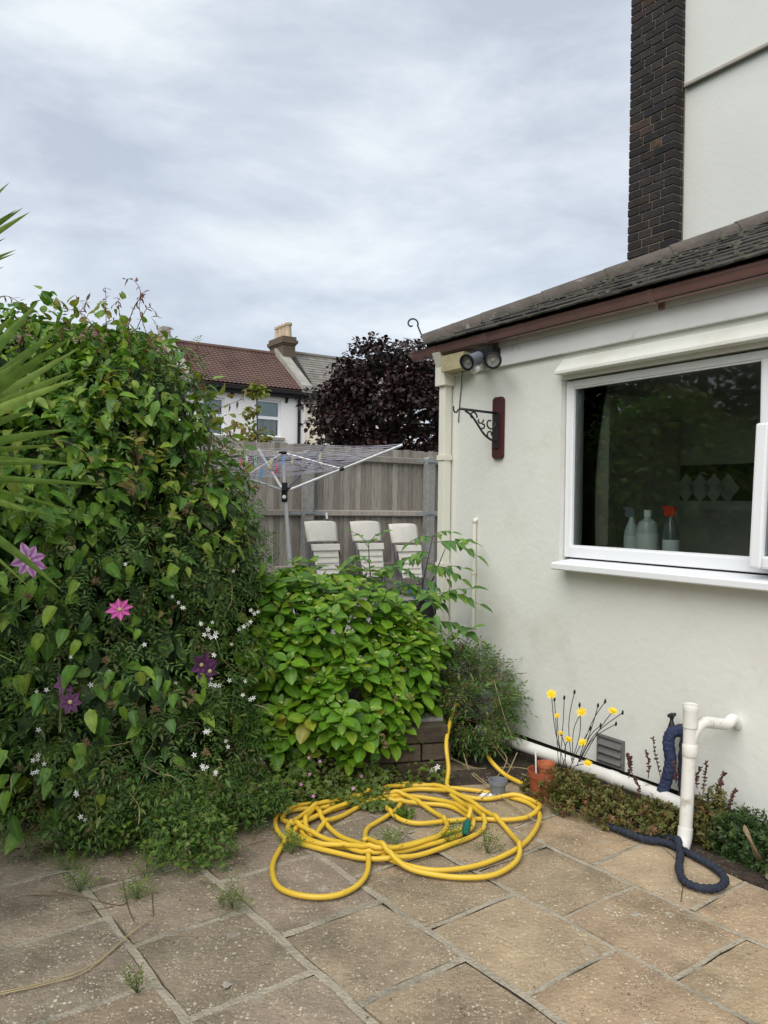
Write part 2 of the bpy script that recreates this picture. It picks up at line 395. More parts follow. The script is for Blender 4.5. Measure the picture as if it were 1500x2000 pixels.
pm('yard_grey', (.22, .205, .18), (.30, .285, .255), 7, .95, .8, 40, stain=(.12, .12, .09), stain_scale=3)
pm('ground', (.13, .12, .09), (.09, .10, .05), 1, 1)
pm('bed_stone', (.062, .047, .032), (.10, .075, .052), 8, .9, .8, 30, objvar=.25, stain=(.05, .055, .03), stain_scale=7)
pm('fence_wood', (.47, .435, .385), (.255, .23, .20), 5, .85, .5, 40, objvar=.28, stretch=(26, 26, 1.1), stain=(.09, .08, .07), stain_scale=2.5, stain_lo=.6, stain_hi=.8)
pm('concrete_grey', (.36, .36, .345), (.28, .28, .265), 18, .9, .8, 70, stain=(.2, .2, .17), stain_scale=6)
pm('zinc', (.42, .47, .52), (.36, .41, .46), 10, .4, metal=.6)
pm('aluminium', (.60, .61, .63), (.52, .53, .55), 6, .38, metal=.35)
pm('airer_dark', (.10, .10, .13), (.08, .08, .1), 6, .45)
pm('plastic_black', (.012, .012, .013), None, 8, .4, spec=.4)
pm('line_cord', (.44, .42, .50), (.36, .34, .42), 20, .6)
pm('chair_plastic', (.70, .68, .62), (.64, .62, .56), 9, .5, .05, 40, stain=(.45, .43, .38), stain_scale=7, stain_lo=.62, stain_hi=.8)
pm('terrace_white', (.88, .86, .86), (.82, .80, .80), .9, .9, stain=(.55, .53, .53), stain_scale=.7, stain_lo=.55, stain_hi=.8)
pm('terrace_cream', (.86, .78, .63), (.80, .72, .57), .8, .9, stain=(.6, .53, .43), stain_scale=.6)
pm('red_tile', (.150, .088, .074), (.112, .070, .060), 1.6, .85, .3, 12, stain=(.085, .045, .038), stain_scale=1.3, stain_lo=.5, stain_hi=.75)
pm('grey_slate', (.23, .215, .19), (.155, .145, .13), 2.2, .85, .6, 9, stain=(.30, .285, .25), stain_scale=1.8, stain_lo=.55, stain_hi=.7)
pm('brown_tile', (.20, .13, .10), (.15, .10, .08), 2, .9)
pm('coping', (.36, .34, .30), (.26, .25, .22), 3, .9, .4, 15)
pm('stock_brick', (.17, .125, .08), (.085, .07, .055), 5, .9, .6, 12, stretch=(4, 4, 13), stain=(.04, .037, .033), stain_scale=1.5)
pm('chimney_pot', (.50, .40, .29), (.38, .30, .21), 5, .8)
pm('black_paint', (.014, .014, .016), None, 5, .5)
pm('curtain', (.40, .42, .43), (.80, .82, .82), 3, .8, stretch=(9, 9, .2))
pm('blind_grey', (.60, .68, .70), (.45, .52, .54), 2, .6)
pm('room_paint', (.62, .61, .56), (.58, .57, .53), 3, .9)
pm('room_wall', (.30, .29, .26), (.27, .26, .23), 3, .9)
pm('room_dark', (.03, .03, .03), (.022, .022, .022), 3, .8)
pm('cabinet', (.66, .65, .61), (.62, .61, .57), 3, .5)
pm('tile_dark', (.07, .075, .055), None, 6, .4)
pm('tile_pale', (.66, .67, .64), (.58, .6, .57), 9, .4, objvar=.2)
pm('bottle_pale', (.60, .66, .66), (.55, .62, .62), 9, .25, spec=.5)
pm('bottle_label', (.80, .82, .82), (.74, .77, .78), 14, .5)
pm('bottle_dark', (.16, .18, .18), (.10, .12, .12), 9, .2, spec=.6)
pm('cap_white', (.85, .85, .83), None, 9, .4)
pm('plastic_red', (.60, .05, .03), (.5, .04, .03), 9, .4)
pm('plastic_blue', (.03, .17, .33), (.025, .14, .28), 9, .4)
pm('peg_pink', (.75, .10, .22), None, 9, .4); pm('peg_green', (.30, .62, .45), None, 9, .4); pm('peg_yellow', (.72, .66, .30), None, 9, .4)
pm('peg_blue', (.08, .32, .65), None, 9, .4); pm('peg_white', (.7, .75, .7), None, 9, .4)
pm('hose_yellow', (.72, .49, .045), (.66, .43, .04), 3, .42, .05, 60, spec=.45, stain=(.38, .25, .05), stain_scale=7, stain_lo=.60, stain_hi=.82)
pm('hose_green', (.010, .12, .085), None, 8, .4)
pm('pot_red', (.33, .085, .040), (.27, .07, .035), 7, .5, .1, 30, stain=(.20, .10, .07), stain_scale=9, stain_lo=.6, stain_hi=.8)
pm('pot_orange', (.44, .14, .06), (.38, .12, .055), 7, .55)
pm('pot_grey', (.20, .215, .23), (.17, .18, .2), 7, .5)
pm('lag_blue', (.020, .026, .044), (.036, .043, .066), 24, .8, .8, 80)
pm('lag_bright', (.024, .036, .085), (.036, .05, .11), 20, .7, .8, 60)
pm('vent_grey', (.16, .155, .15), (.13, .125, .12), 9, .7, .3, 50)
pm('dry_wood', (.42, .33, .21), (.30, .23, .14), 9, .8, .5, 40, stretch=(40, 40, 3))
pm('stem_brown', (.13, .085, .05), (.08, .05, .032), 12, .8)
pm('stem_red', (.10, .035, .03), (.08, .045, .03), 12, .7)
pm('stem_green', (.075, .12, .03), (.06, .09, .03), 12, .6)
pm('stem_purple', (.05, .028, .035), None, 12, .6)
pm('straw', (.44, .36, .19), (.34, .27, .14), 12, .8)
pm('bark', (.09, .07, .055), (.06, .045, .035), 6, .9, .8, 20)
pm('petal_white', (.84, .84, .80), None, 9, .6)
pm('petal_yellow', (.86, .66, .02), (.78, .52, .015), 9, .6)
leaf_mat('petal_mauve', [(0, (.60, .34, .60)), (1, (.70, .46, .68))], .6, .2, (1, .9, 1), ribcol=(.34, .07, .32), ribmode='MIX', rib0=.35, ribmax=.95); leaf_mat('petal_magenta', [(0, (.56, .045, .30)), (1, (.64, .08, .38))], .6, .2, (1, .9, 1), ribcol=(.72, .34, .58), ribmode='MIX', rib0=.7, ribmax=.8); leaf_mat('petal_dark', [(0, (.13, .04, .14)), (1, (.19, .075, .18))], .6, .15, (1, .9, 1), ribcol=(.10, .02, .08), ribmode='MIX', rib0=.4, ribmax=.9)
pm('petal_pink', (.66, .33, .55), None, 9, .6)
pm('stamen', (.55, .50, .22), None, 9, .7); pm('seedhead', (.28, .21, .09), (.15, .10, .07), 30, .9)
pm('bud_lime', (.42, .50, .16), (.34, .44, .12), 40, .7)
pm('bud_dark', (.020, .020, .018), None, 9, .7)
pm('litter', (.42, .39, .33), (.30, .27, .22), 30, .9)
leaf_mat('leaf_clematis', [(0, (.056, .14, .022)), (.35, (.098, .22, .028)), (.7, (.175, .32, .038)), (.93, (.25, .36, .045)), (1, (.24, .29, .045))], .42, .28)
leaf_mat('leaf_jasmine', [(0, (.044, .098, .024)), (.4, (.066, .140, .028)), (.75, (.105, .180, .036)), (.92, (.13, .15, .04)), (1, (.14, .09, .05))], .5, .25)
leaf_mat('leaf_new', [(0, (.18, .25, .035)), (.5, (.24, .27, .05)), (.8, (.25, .20, .06)), (1, (.20, .11, .06))], .5, .35)
leaf_mat('leaf_bronze', [(0, (.16, .07, .06)), (.5, (.22, .10, .07)), (1, (.12, .10, .05))], .6, .3)
leaf_mat('leaf_hydrangea', [(0, (.070, .175, .012)), (.4, (.110, .250, .014)), (.8, (.165, .315, .018)), (.975, (.22, .30, .022)), (1, (.30, .26, .03))], .40, .28, spec=.4)
leaf_mat('leaf_sapling', [(0, (.07, .17, .04)), (.5, (.11, .23, .045)), (1, (.18, .30, .045))], .45, .3)
leaf_mat('leaf_yucca', [(0, (.14, .245, .05)), (.5, (.18, .29, .06)), (1, (.25, .35, .085))], .38, .15, spec=.45)
leaf_mat('leaf_beech', [(0, (.016, .011, .012)), (.5, (.028, .017, .017)), (.85, (.045, .025, .022)), (1, (.07, .032, .024))], .5, .12, (1.3, .7, .6))
leaf_mat('leaf_weed', [(0, (.065, .135, .02)), (.5, (.11, .195, .028)), (.9, (.16, .24, .035)), (1, (.17, .16, .05))], .55, .25)
leaf_mat('leaf_geranium', [(0, (.075, .125, .02)), (.5, (.12, .18, .028)), (.9, (.115, .16, .03)), (1, (.15, .12, .05))], .55, .25)
leaf_mat('leaf_olive', [(0, (.080, .090, .022)), (.4, (.125, .130, .030)), (.75, (.16, .14, .04)), (1, (.20, .085, .045))], .5, .2)
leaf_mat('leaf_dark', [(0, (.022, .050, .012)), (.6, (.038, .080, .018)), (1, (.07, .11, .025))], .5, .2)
leaf_mat('leaf_dry', [(0, (.20, .13, .06)), (.6, (.14, .085, .045)), (1, (.26, .19, .09))], .8, .15)
glass_mat('pane_glass', (.90, .94, .92))
glass_mat('far_glass', (.92, .96, .96))

# aggregate: pale stone chips scattered in the slab material
def add_chips(m, scale, lo, hi, col, amt=1.0):
    t = m.node_tree; n = t.nodes; l = t.links; b = n['Principled BSDF']; src = b.inputs['Base Color'].links[0].from_socket
    geo = n.new('ShaderNodeNewGeometry'); vo = n.new('ShaderNodeTexVoronoi'); vo.inputs['Scale'].default_value = scale; l.new(geo.outputs['Position'], vo.inputs['Vector'])
    w = n.new('ShaderNodeTexNoise'); w.inputs['Scale'].default_value = scale * .11; w.inputs['Detail'].default_value = 3; l.new(geo.outputs['Position'], w.inputs['Vector'])
    sep = n.new('ShaderNodeSeparateColor'); l.new(vo.outputs['Color'], sep.inputs[0])
    a = n.new('ShaderNodeMapRange'); a.inputs[1].default_value = .42; a.inputs[2].default_value = .22; l.new(vo.outputs['Distance'], a.inputs[0])
    c = n.new('ShaderNodeMapRange'); c.inputs[1].default_value = lo; c.inputs[2].default_value = hi; l.new(sep.outputs[0], c.inputs[0])
    d = n.new('ShaderNodeMapRange'); d.inputs[1].default_value = .38; d.inputs[2].default_value = .62; l.new(w.outputs['Fac'], d.inputs[0])
    m1 = n.new('ShaderNodeMath'); m1.operation = 'MULTIPLY'; l.new(a.outputs[0], m1.inputs[0]); l.new(c.outputs[0], m1.inputs[1])
    m2 = n.new('ShaderNodeMath'); m2.operation = 'MULTIPLY'; l.new(m1.outputs[0], m2.inputs[0]); l.new(d.outputs[0], m2.inputs[1])
    m3 = n.new('ShaderNodeMath'); m3.operation = 'MULTIPLY'; l.new(m2.outputs[0], m3.inputs[0]); m3.inputs[1].default_value = amt
    mx = n.new('ShaderNodeMix'); mx.data_type = 'RGBA'; l.new(m3.outputs[0], mx.inputs[0]); l.new(src, mx.inputs[6]); mx.inputs[7].default_value = (*col, 1); l.new(mx.outputs[2], b.inputs['Base Color'])
add_chips(MATS['slab'], 100, .40, .62, (.60, .52, .38), .95)
add_chips(MATS['slab'], 62, .72, .86, (.66, .60, .46), .9)
add_chips(MATS['slab'], 120, .50, .70, (.08, .058, .038), .9)
add_chips(MATS['slab'], 13, .80, .95, (.42, .40, .35), .5)
add_chips(MATS['slab'], 190, .35, .6, (.44, .35, .23), .8)
add_chips(MATS['soil'], 70, .6, .8, (.26, .24, .20), .9)
add_chips(MATS['yard_grey'], 40, .5, .8, (.40, .39, .36), .9)

# ------------------------------------------------------------------ ground
tag(link('ground', np_mesh('ground', np.array([(-700, -300, -.06), (700, -300, -.06), (700, 1200, -.06), (-700, 1200, -.06)]), [np.array([[0, 1, 2, 3]])]), 'ground'), kind='structure')
patio = tag(link('patio', np_mesh('patio', np.array([(-6, -3, -.014), (5, -3, -.014), (5, 4.2, -.014), (.75, 5.6, -.014), (-6, 4.2, -.014)]), [np.array([[0, 1, 2, 3, 4]])]), 'joint_dirt'), kind='structure')
_sa = math.radians(-53.4); SU = np.array([math.cos(_sa), math.sin(_sa), 0]); SVv = np.array([-SU[1], SU[0], 0])
def SL(u, v, z=0.0): return SU * u + SVv * v + np.array([0, 0, z])
rows = [(3.362 + .475 * 0, -2.30), (2.887, -2.064), (2.419, -2.308), (1.935, -2.08), (1.46, -2.32), (.988, -2.06), (.51, -2.30), (.03, -2.05), (-.45, -2.3), (-.93, -2.05)]
rng2 = random.Random(3)
edges = [r[0] for r in rows]
jm = MB()
def strip(P, Q, w0, z=-.0022):
    """an uneven mortar strip from P to Q"""
    d = Q - P; L = np.linalg.norm(d); d /= L; s = np.array([-d[1], d[0], 0]); k = max(3, int(L / .055)); vs = []
    off = rng2.uniform(-.004, .004)
    for i in range(k + 1):
        p = P + d * L * i / k; w = w0 * (.86 + .28 * rng2.random()); c = off + .0035 * math.sin(i * .9 + off * 900)
        zz = z + rng2.uniform(-.0015, .0025)
        vs += [p + s * (c - w / 2) + np.array([0, 0, -.006]), p + s * (c - w / 2 * .8) + np.array([0, 0, zz]), p + s * (c + w / 2 * .8) + np.array([0, 0, zz]), p + s * (c + w / 2) + np.array([0, 0, -.006])]
    fs = []
    for i in range(k):
        for j in range(3): fs.append((4 * i + j, 4 * i + j + 1, 4 * i + j + 5, 4 * i + j + 4))
    jm.add(vs, fs)
slab_n = 0
for ri in range(len(rows)):
    v1 = edges[ri] + (.475 if ri == 0 else 0); v1 = edges[ri - 1] if ri else edges[0] + .475
    v0 = edges[ri]; u0 = (rows[ri - 1][1] if ri else -2.30) if False else None
# row between edges[i-1] (far) and edges[i] (near): phase of its cross joints
row_phase = [-2.064, -2.30, -2.064, -2.308, -2.08, -2.32, -2.06, -2.30, -2.05, -2.3, -2.06]
row_edges = [3.84, 3.362] + edges[1:] + [-1.41]
for i in range(len(row_edges) - 1):
    vt, vb = row_edges[i], row_edges[i + 1]; pitch = .492 if i < 3 else .507
    jw = .021 if i < 4 else .034
    if i: strip(SL(-5.2, vt), SL(.4, vt), jw * .94)
    for k in range(-6, 8):
        ua = row_phase[i] + k * pitch; ub = ua + pitch; c = SL((ua + ub) / 2, (vt + vb) / 2)
        if not (-4.2 < c[0] < 2.6 and .9 < c[1] < 4.75): continue
        if (c - M0) @ NV < .02 and c[0] > .6: continue
        strip(SL(ua, vb + .012), SL(ua, vt - .012), jw * .96)
        mb = MB(); hu = pitch / 2 - jw / 2; hv = (vt - vb) / 2 - jw / 2; nU = 7; vs = []; fs = []
        dz = rng2.uniform(-.002, .002); tx = rng2.uniform(-.004, .004); ty = rng2.uniform(-.004, .004)
        jit = [[rng2.uniform(-.003, .003) for _ in range(4)] for _ in range(nU + 1)]
        for a in range(nU + 1):
            for b in range(nU + 1):
                fu = a / nU * 2 - 1; fv = b / nU * 2 - 1
                ed = max(abs(fu), abs(fv)); z = dz + tx * fu + ty * fv - (.004 if ed > .99 else 0)
                if abs(fu) > .99 and abs(fv) > .99: z -= .003
                du = (jit[b][0] if fu < -.99 else jit[b][1] if fu > .99 else 0); dv = (jit[a][2] if fv < -.99 else jit[a][3] if fv > .99 else 0)
                vs.append(SL((ua + ub) / 2 + fu * hu + du, (vt + vb) / 2 + fv * hv + dv, z))
        for a in range(nU):
            for b in range(nU): fs.append((a * (nU + 1) + b, (a + 1) * (nU + 1) + b, (a + 1) * (nU + 1) + b + 1, a * (nU + 1) + b + 1))
        per = [a * (nU + 1) for a in range(nU + 1)] + [nU * (nU + 1) + b for b in range(1, nU + 1)] + [a * (nU + 1) + nU for a in range(nU - 1, -1, -1)] + [b for b in range(nU - 1, 0, -1)]
        low = [len(vs) + j for j in range(len(per))]; vs += [np.array(vs[p]) * [1, 1, 0] + [0, 0, -.035] for p in per]
        for j in range(len(per)): fs.append((per[j], per[(j + 1) % len(per)], low[(j + 1) % len(per)], low[j]))
        o = mb.add(vs, fs).build('paving_slab', 'slab', patio)
        warm = min(max((c[0] + .35) / 1.3, 0), 1); g = rng2.uniform(.86, 1.12)
        o.color = (g * (.86 + .35 * warm) * rng2.uniform(.97, 1.03), g * (.86 + .26 * warm), g * (.88 + .14 * warm) * rng2.uniform(.95, 1.05), 1)
jm.build('joint_mortar', 'joint_mortar', patio)['kind'] = 'stuff'
# pale droppings and chips on the slabs
for (px, py, r) in [(1243, 1789, .022), (443, 1925, .026), (457, 1865, .012), (1180, 1550, .012), (190, 1706, .012), (222, 1719, .012)]:
    P = G(px, py); b = MB(); k = 11
    vs = [P + np.array([math.cos(a) * r * f, math.sin(a) * r * .8 * f, .005]) for a, f in ((2 * PI * i / k, rng2.uniform(.35, 1.2)) for i in range(k))] + [P + np.array([0, 0, .009])]
    b.add(vs, [(i, (i + 1) % k, k) for i in range(k)]); b.build('bird_dropping', 'litter', patio)

# raised back yard behind the bed wall
WALL_D = unit(np.array([.977, .215, 0])); WALL_P = np.array([.44, 4.68, 0])
def BW(a, b, z):
    a = a + .05
    return WALL_P - WALL_D * a + np.array([-WALL_D[1], WALL_D[0], 0]) * b + np.array([0, 0, z])
yard = MB(); A0 = BW(0, .10, 0); A1 = BW(9, .10, 0); pts = [A0, H(-1.60, .06, 0), H(-1.60, -2.3, 0), XYZ(9, 12.5, 0), XYZ(9, 20, 0), XYZ(-14, 20, 0), A1]
vs = [p * [1, 1, 0] + [0, 0, .45] for p in pts] + [p * [1, 1, 0] + [0, 0, -.05] for p in pts]; k = len(pts)
vs[0][2] = .33; vs[6][2] = .33
yard.add(vs, [tuple(range(k))] + [(i, (i + 1) % k, k + (i + 1) % k, k + i) for i in range(k)])
tag(yard.build('back_yard', 'yard_grey'), kind='structure')
bed = MB(); bed.fbox(BW, .22, 4.6, .11, 1.15, .30, .42); tag(bed.build('planting_bed', 'soil'), kind='structure')
gb = MB(); gv = []; gf = []; nx = 26; ny = 10
for i in range(nx + 1):
    for j in range(ny + 1):
        a = i / nx; b = j / ny; P = BW(4.4 - 4.75 * a, -(.42 if a < .62 else .13) * b, 0); z = .008 + .035 * (1 - b) ** 2 + .012 * float(wob(P * 1.0, 6)) * (1 - b)
        gv.append(P + [0, 0, max(z - .02 * (b > .93), -.02)])
for i in range(nx):
    for j in range(ny): gf.append((i * (ny + 1) + j, (i + 1) * (ny + 1) + j, (i + 1) * (ny + 1) + j + 1, i * (ny + 1) + j + 1))
tag(gb.add(gv, gf).build('soil_edge', 'soil', smooth=True), kind='structure')
sg = MB(); sg.fbox(H, -1.45, 2.6, -.06, .40, -.03, .008); tag(sg.build('soil_strip', 'soil'), kind='structure')

bw = thing('bed_wall', BW(2, 0, 0), 'low brown stone wall holding up the planting bed, hung over by the hydrangea', 'wall')
mb = MB(); mb.fbox(BW, .0, 4.5, .02, .10, .0, .30); mb.build('core', 'soil', bw)
for c in range(3):
    a = .0 - (.16 if c % 2 else 0)
    while a < 4.4:
        L = rng2.uniform(.26, .42); a0 = max(a, -.02); mb = MB(); d = rng2.uniform(-.012, .012)
        mb.fbox(BW, a0 + .005, a + L - .005, -.02 + d, .085, .012 + c * .105, .108 + c * .105); mb.build('stone', 'bed_stone', bw, bevel=.008); a += L

# ------------------------------------------------------------------ house extension on the right
def wall_grid(mb, fn, A, Z, holes, f, b):
    """a wall with openings: cells of A x Z, minus holes, front at b=f, back at b=b"""
    solid = lambda i, j: 0 <= i < len(A) - 1 and 0 <= j < len(Z) - 1 and (i, j) not in holes
    for i in range(len(A) - 1):
        for j in range(len(Z) - 1):
            if not solid(i, j): continue
            a0, a1, z0, z1 = A[i], A[i + 1], Z[j], Z[j + 1]
            mb.add([fn(a0, f, z0), fn(a1, f, z0), fn(a1, f, z1), fn(a0, f, z1)], [(0, 1, 2, 3)]); mb.add([fn(a0, b, z0), fn(a1, b, z0), fn(a1, b, z1), fn(a0, b, z1)], [(3, 2, 1, 0)])
            for di, dj, q in ((-1, 0, (a0, z0, a0, z1)), (1, 0, (a1, z0, a1, z1)), (0, -1, (a0, z0, a1, z0)), (0, 1, (a0, z1, a1, z1))):
                if not solid(i + di, j + dj): mb.add([fn(q[0], f, q[1]), fn(q[2], f, q[3]), fn(q[2], b, q[3]), fn(q[0], b, q[1])], [(0, 1, 2, 3)])
ext = thing('house_extension', H(0, 0, 0), 'cream rendered house extension with hipped tile roof, brown gutter and kitchen window', 'house')
mb = MB(); wall_grid(mb, H, [-1.575, -.455, 2.05, 3.4], [.12, 1.275, 2.385, 2.66], {(1, 1)}, 0, -.26)
mb.fbox(H, -1.574, -1.25, -2.28, -.261, .12, 2.66); wl = mb.build('wall', 'render_cream', ext)
bm = bmesh.new(); bm.from_mesh(wl.data); bmesh.ops.remove_doubles(bm, verts=bm.verts, dist=1e-4); bmesh.ops.recalc_face_normals(bm, faces=bm.faces); bm.to_mesh(wl.data); bm.free()
mb = MB(); mb.fbox(H, -1.55, 3.3, -.24, -.035, -.05, .119); mb.build('plinth', 'dark_plinth', ext)
# eaves
mb = MB(); mb.fbox(H, -1.60, 3.4, .002, .030, 2.535, 2.661); mb.build('fascia', 'board_white', ext, bevel=.004)
mb = MB(); mb.fbox(H, -1.57, 3.4, -.2, .028, 2.662, 2.70); mb.build('eaves_board', 'board_white', ext)
mb = MB(); mb.prism(H, [(.002, 2.405), (.075, 2.405), (.075, 2.425), (.002, 2.505)] , HW(1082, 741, .075)[0], 3.4)
lint = mb.build('window_hood', 'render_cream', ext, bevel=.004)
# slanted end of the hood
bm = bmesh.new(); bm.from_mesh(lint.data); bm.to_mesh(lint.data); bm.free()
# gutter: half-round trough run with a lip
def trough(s0, s1, r=.050, o=.092, z=2.735, th=.004):
    prof = [(o + r * math.cos(a), z + r * math.sin(a) * 1.05) for a in np.linspace(PI, 2 * PI, 11)]
    prof = [(o - r - .004, z + .004)] + prof + [(o + r + .006, z + .004), (o + r + .006, z + .012), (o + r - .004, z + .012)] + [(o + (r - th) * math.cos(a), z + (r - th) * math.sin(a) * 1.05) for a in np.linspace(2 * PI, PI, 11)]
    b = MB(); b.prism(H, prof, s0, s1); return b
trough(-1.86, 3.4).build('gutter', 'gutter_brown', ext, smooth='auto')
for s in (-1.02, .30, 1.6):
    b = trough(s - .018, s + .018, .0545, .092, 2.735, .003); b.fbox(H, s - .014, s + .014, .031, .05, 2.66, 2.75); b.build('gutter_bracket', 'gutter_brown', ext)
trough(-1.67, -1.55, .0555, .092, 2.735, .003).build('gutter_union', 'gutter_brown', ext)
trough(-1.872, -1.862, .052, .092, 2.735, .046).build('gutter_stop', 'gutter_brown', ext)
# downpipe with its offset box
dp = MB(); dp.fbox(H, -1.592, -1.522, .012, .078, .30, 2.50); dpo = dp.build('downpipe', 'paint_cream', ext, bevel=.006)
b = MB(); b.fbox(H, -1.615, -1.50, .006, .10, 2.465, 2.62); b.build('pipe_offset', 'paint_cream', dpo, bevel=.006)
b = MB(); b.prism(lambda a, bb, c: H(a, bb, c), [(.02, 2.60), (.10, 2.60), (.145, 2.70), (.055, 2.70)], -1.60, -1.52); b.build('swan_neck', 'paint_cream', dpo, bevel=.004)
for z in (1.93, 1.15, .55):
    b = MB(); b.fbox(H, -1.600, -1.514, .006, .086, z, z + .035); b.build('pipe_clip', 'paint_cream', dpo)
# hipped roof
RZ = lambda o: 2.765 + (.14 - o) * .46
def roofpt(s, o, dz=0): return H(s, o, RZ(o) + dz)
b = MB(); L = 2.42; e0 = -1.74
b.add([roofpt(e0, .12, -.03), roofpt(3.4, .12, -.03), roofpt(3.4, .12 - L, -.03), roofpt(e0 + L, .12 - L, -.03), H(e0, -2.4, RZ(.12) - .03), H(e0, .12, RZ(.12) - .09), H(3.4, .12, RZ(.12) - .09)],
      [(0, 1, 2, 3), (0, 3, 4), (0, 5, 6, 1)]); rf = b.build('roof', 'dark_plinth', ext)
tm = MB(); tv = []; tw, tl = .165, .235
for k in range(4): pass
b = MB(); b.fbox(lambda a, bb, c: np.array([a, bb, c]), -tw / 2 + .002, tw / 2 - .002, -.035, tl, 0, .013)
tme = bpy.data.meshes.new('roof_tile'); tme.from_pydata(b.V, [], b.F); tme.materials.append(MATS['roof_tile'])
bm = bmesh.new(); bm.from_mesh(tme); bmesh.ops.recalc_face_normals(bm, faces=bm.faces); bmesh.ops.bevel(bm, geom=bm.edges[:], offset=.003, segments=1, affect='EDGES'); bm.to_mesh(tme); bm.free()
up = unit(-NV + np.array([0, 0, .46])); nr = np.cross(TV, up); nr = nr if nr[2] > 0 else -nr
far_tiles = MB(); base = np.array(root_loc(rf))
ntile = 0
for r in range(12):
    o = .16 - r * .197 * .908
    for k in range(-1, 32):
        s = e0 + (k + (.5 if r % 2 else 0)) * tw
        if s < e0 + (.12 - o) - .05: continue
        P = roofpt(s, o, .012 + rng2.uniform(-.003, .003)); a = rng2.uniform(-.012, .012)
        ux = unit(TV + up * a); uy = unit(up + nr * (-.052 + rng2.uniform(-.012, .012)) - TV * a); uz = np.cross(ux, uy)
        if s < 1.45 and ntile < 290:
            ob = bpy.data.objects.new('roof_tile', tme); COL.objects.link(ob); ob.parent = rf; t = P - base; ntile += 1
            ob.matrix_local = Matrix(((ux[0], uy[0], uz[0], t[0]), (ux[1], uy[1], uz[1], t[1]), (ux[2], uy[2], uz[2], t[2]), (0, 0, 0, 1)))
        else: far_tiles.fbox(lambda a, bb, c: P + ux * a + uy * bb + uz * c, -tw / 2 + .002, tw / 2 - .002, -.035, tl, 0, .013)
far_tiles.build('roof_tiles_beyond', 'roof_tile', rf)['kind'] = 'stuff'
# moss cushions
mo = MB()
for _ in range(330):
    o = rng2.uniform(-1.6, .18); s = rng2.uniform(e0 + .12 - o, 1.7); P = roofpt(s, o, .028); r = rng2.uniform(.006, .022) * (1.3 if rng2.random() < .15 else 1); k = 6
    vs = [P + TV * math.cos(2 * PI * i / k) * r * rng2.uniform(.7, 1.2) + up * math.sin(2 * PI * i / k) * r * rng2.uniform(.7, 1.2) for i in range(k)]
    vs += [P + (v - P) * .6 + nr * r * .55 for v in vs] + [P + nr * r * .75]
    mo.add(vs, [(i, (i + 1) % k, k + (i + 1) % k, k + i) for i in range(k)] + [(k + i, k + (i + 1) % k, 2 * k) for i in range(k)])
mo.build('moss', 'moss', rf, smooth=True)['kind'] = 'stuff'
# hip tiles, end to end, bedded in mortar
hd = (TV - NV + np.array([0, 0, .46])); hp0 = H(e0 + .02, .10, RZ(.12) + .035); hl = 2.38; hside = unit(np.cross(hd, [0, 0, 1.0])); hup = unit(np.cross(hside, hd)); hup = hup if hup[2] > 0 else -hup
k = 0; q = 0.0
while q < hl:
    q1 = min(q + .30, hl); b = MB(); n = 9; pts = []
    for i, (qq, rr) in enumerate(((q - .012, .105), (q1, .098))):
        for j in range(n):
            a = PI * (-.08 + 1.16 * j / (n - 1)); pts.append(hp0 + hd * qq + hside * rr * math.cos(a) + hup * (rr * .80 * math.sin(a) - .02 + rng2.uniform(-.002, .002)))
    for i, (qq, rr) in enumerate(((q - .012, .088), (q1, .082))):
        for j in range(n):
            a = PI * (-.08 + 1.16 * j / (n - 1)); pts.append(hp0 + hd * qq + hside * rr * math.cos(a) + hup * (rr * .80 * math.sin(a) - .02))
    fs = [(j, j + 1, n + j + 1, n + j) for j in range(n - 1)] + [(2 * n + j, 2 * n + j + 1, 3 * n + j + 1, 3 * n + j) for j in range(n - 1)] + [(j, j + 1, 2 * n + j + 1, 2 * n + j) for j in range(n - 1)] + [(n + j, n + j + 1, 3 * n + j + 1, 3 * n + j) for j in range(n - 1)]
    fs += [(0, n, 3 * n, 2 * n), (n - 1, 2 * n - 1, 4 * n - 1, 3 * n - 1)]
    b.add(pts, fs).build('hip_tile', 'hip_mortar', rf, smooth='auto'); q = q1 + .004
b = MB(); bedl = []
for i in range(60):
    qq = hl * i / 59; bedl.append(hp0 + hd * qq - hup * .035 - hside * .0)
b.tube(bedl, .088, 10); b.build('hip_bedding', 'hip_mortar', rf, smooth=True)
# scrolled hip iron at the foot of the hip
dn = unit(-TV + NV); sc_ = [hp0 + hd * .15 + hup * .06, hp0 - hd * .01 + hup * .045, hp0 + dn * .04 + [0, 0, .05], hp0 + dn * .07 + [0, 0, .12]]
c = hp0 + dn * .115 + np.array([0, 0, .135])
for i in range(12):
    a = -.1 + i * .48; rr = .048 * (1 - i / 15); sc_.append(c + (-dn) * rr * math.cos(a) + np.array([0, 0, 1]) * rr * math.sin(a))
b = MB(); b.tube(spline(sc_, 4), .0065, 6); b.build('hip_iron', 'iron_black', rf, smooth=True)

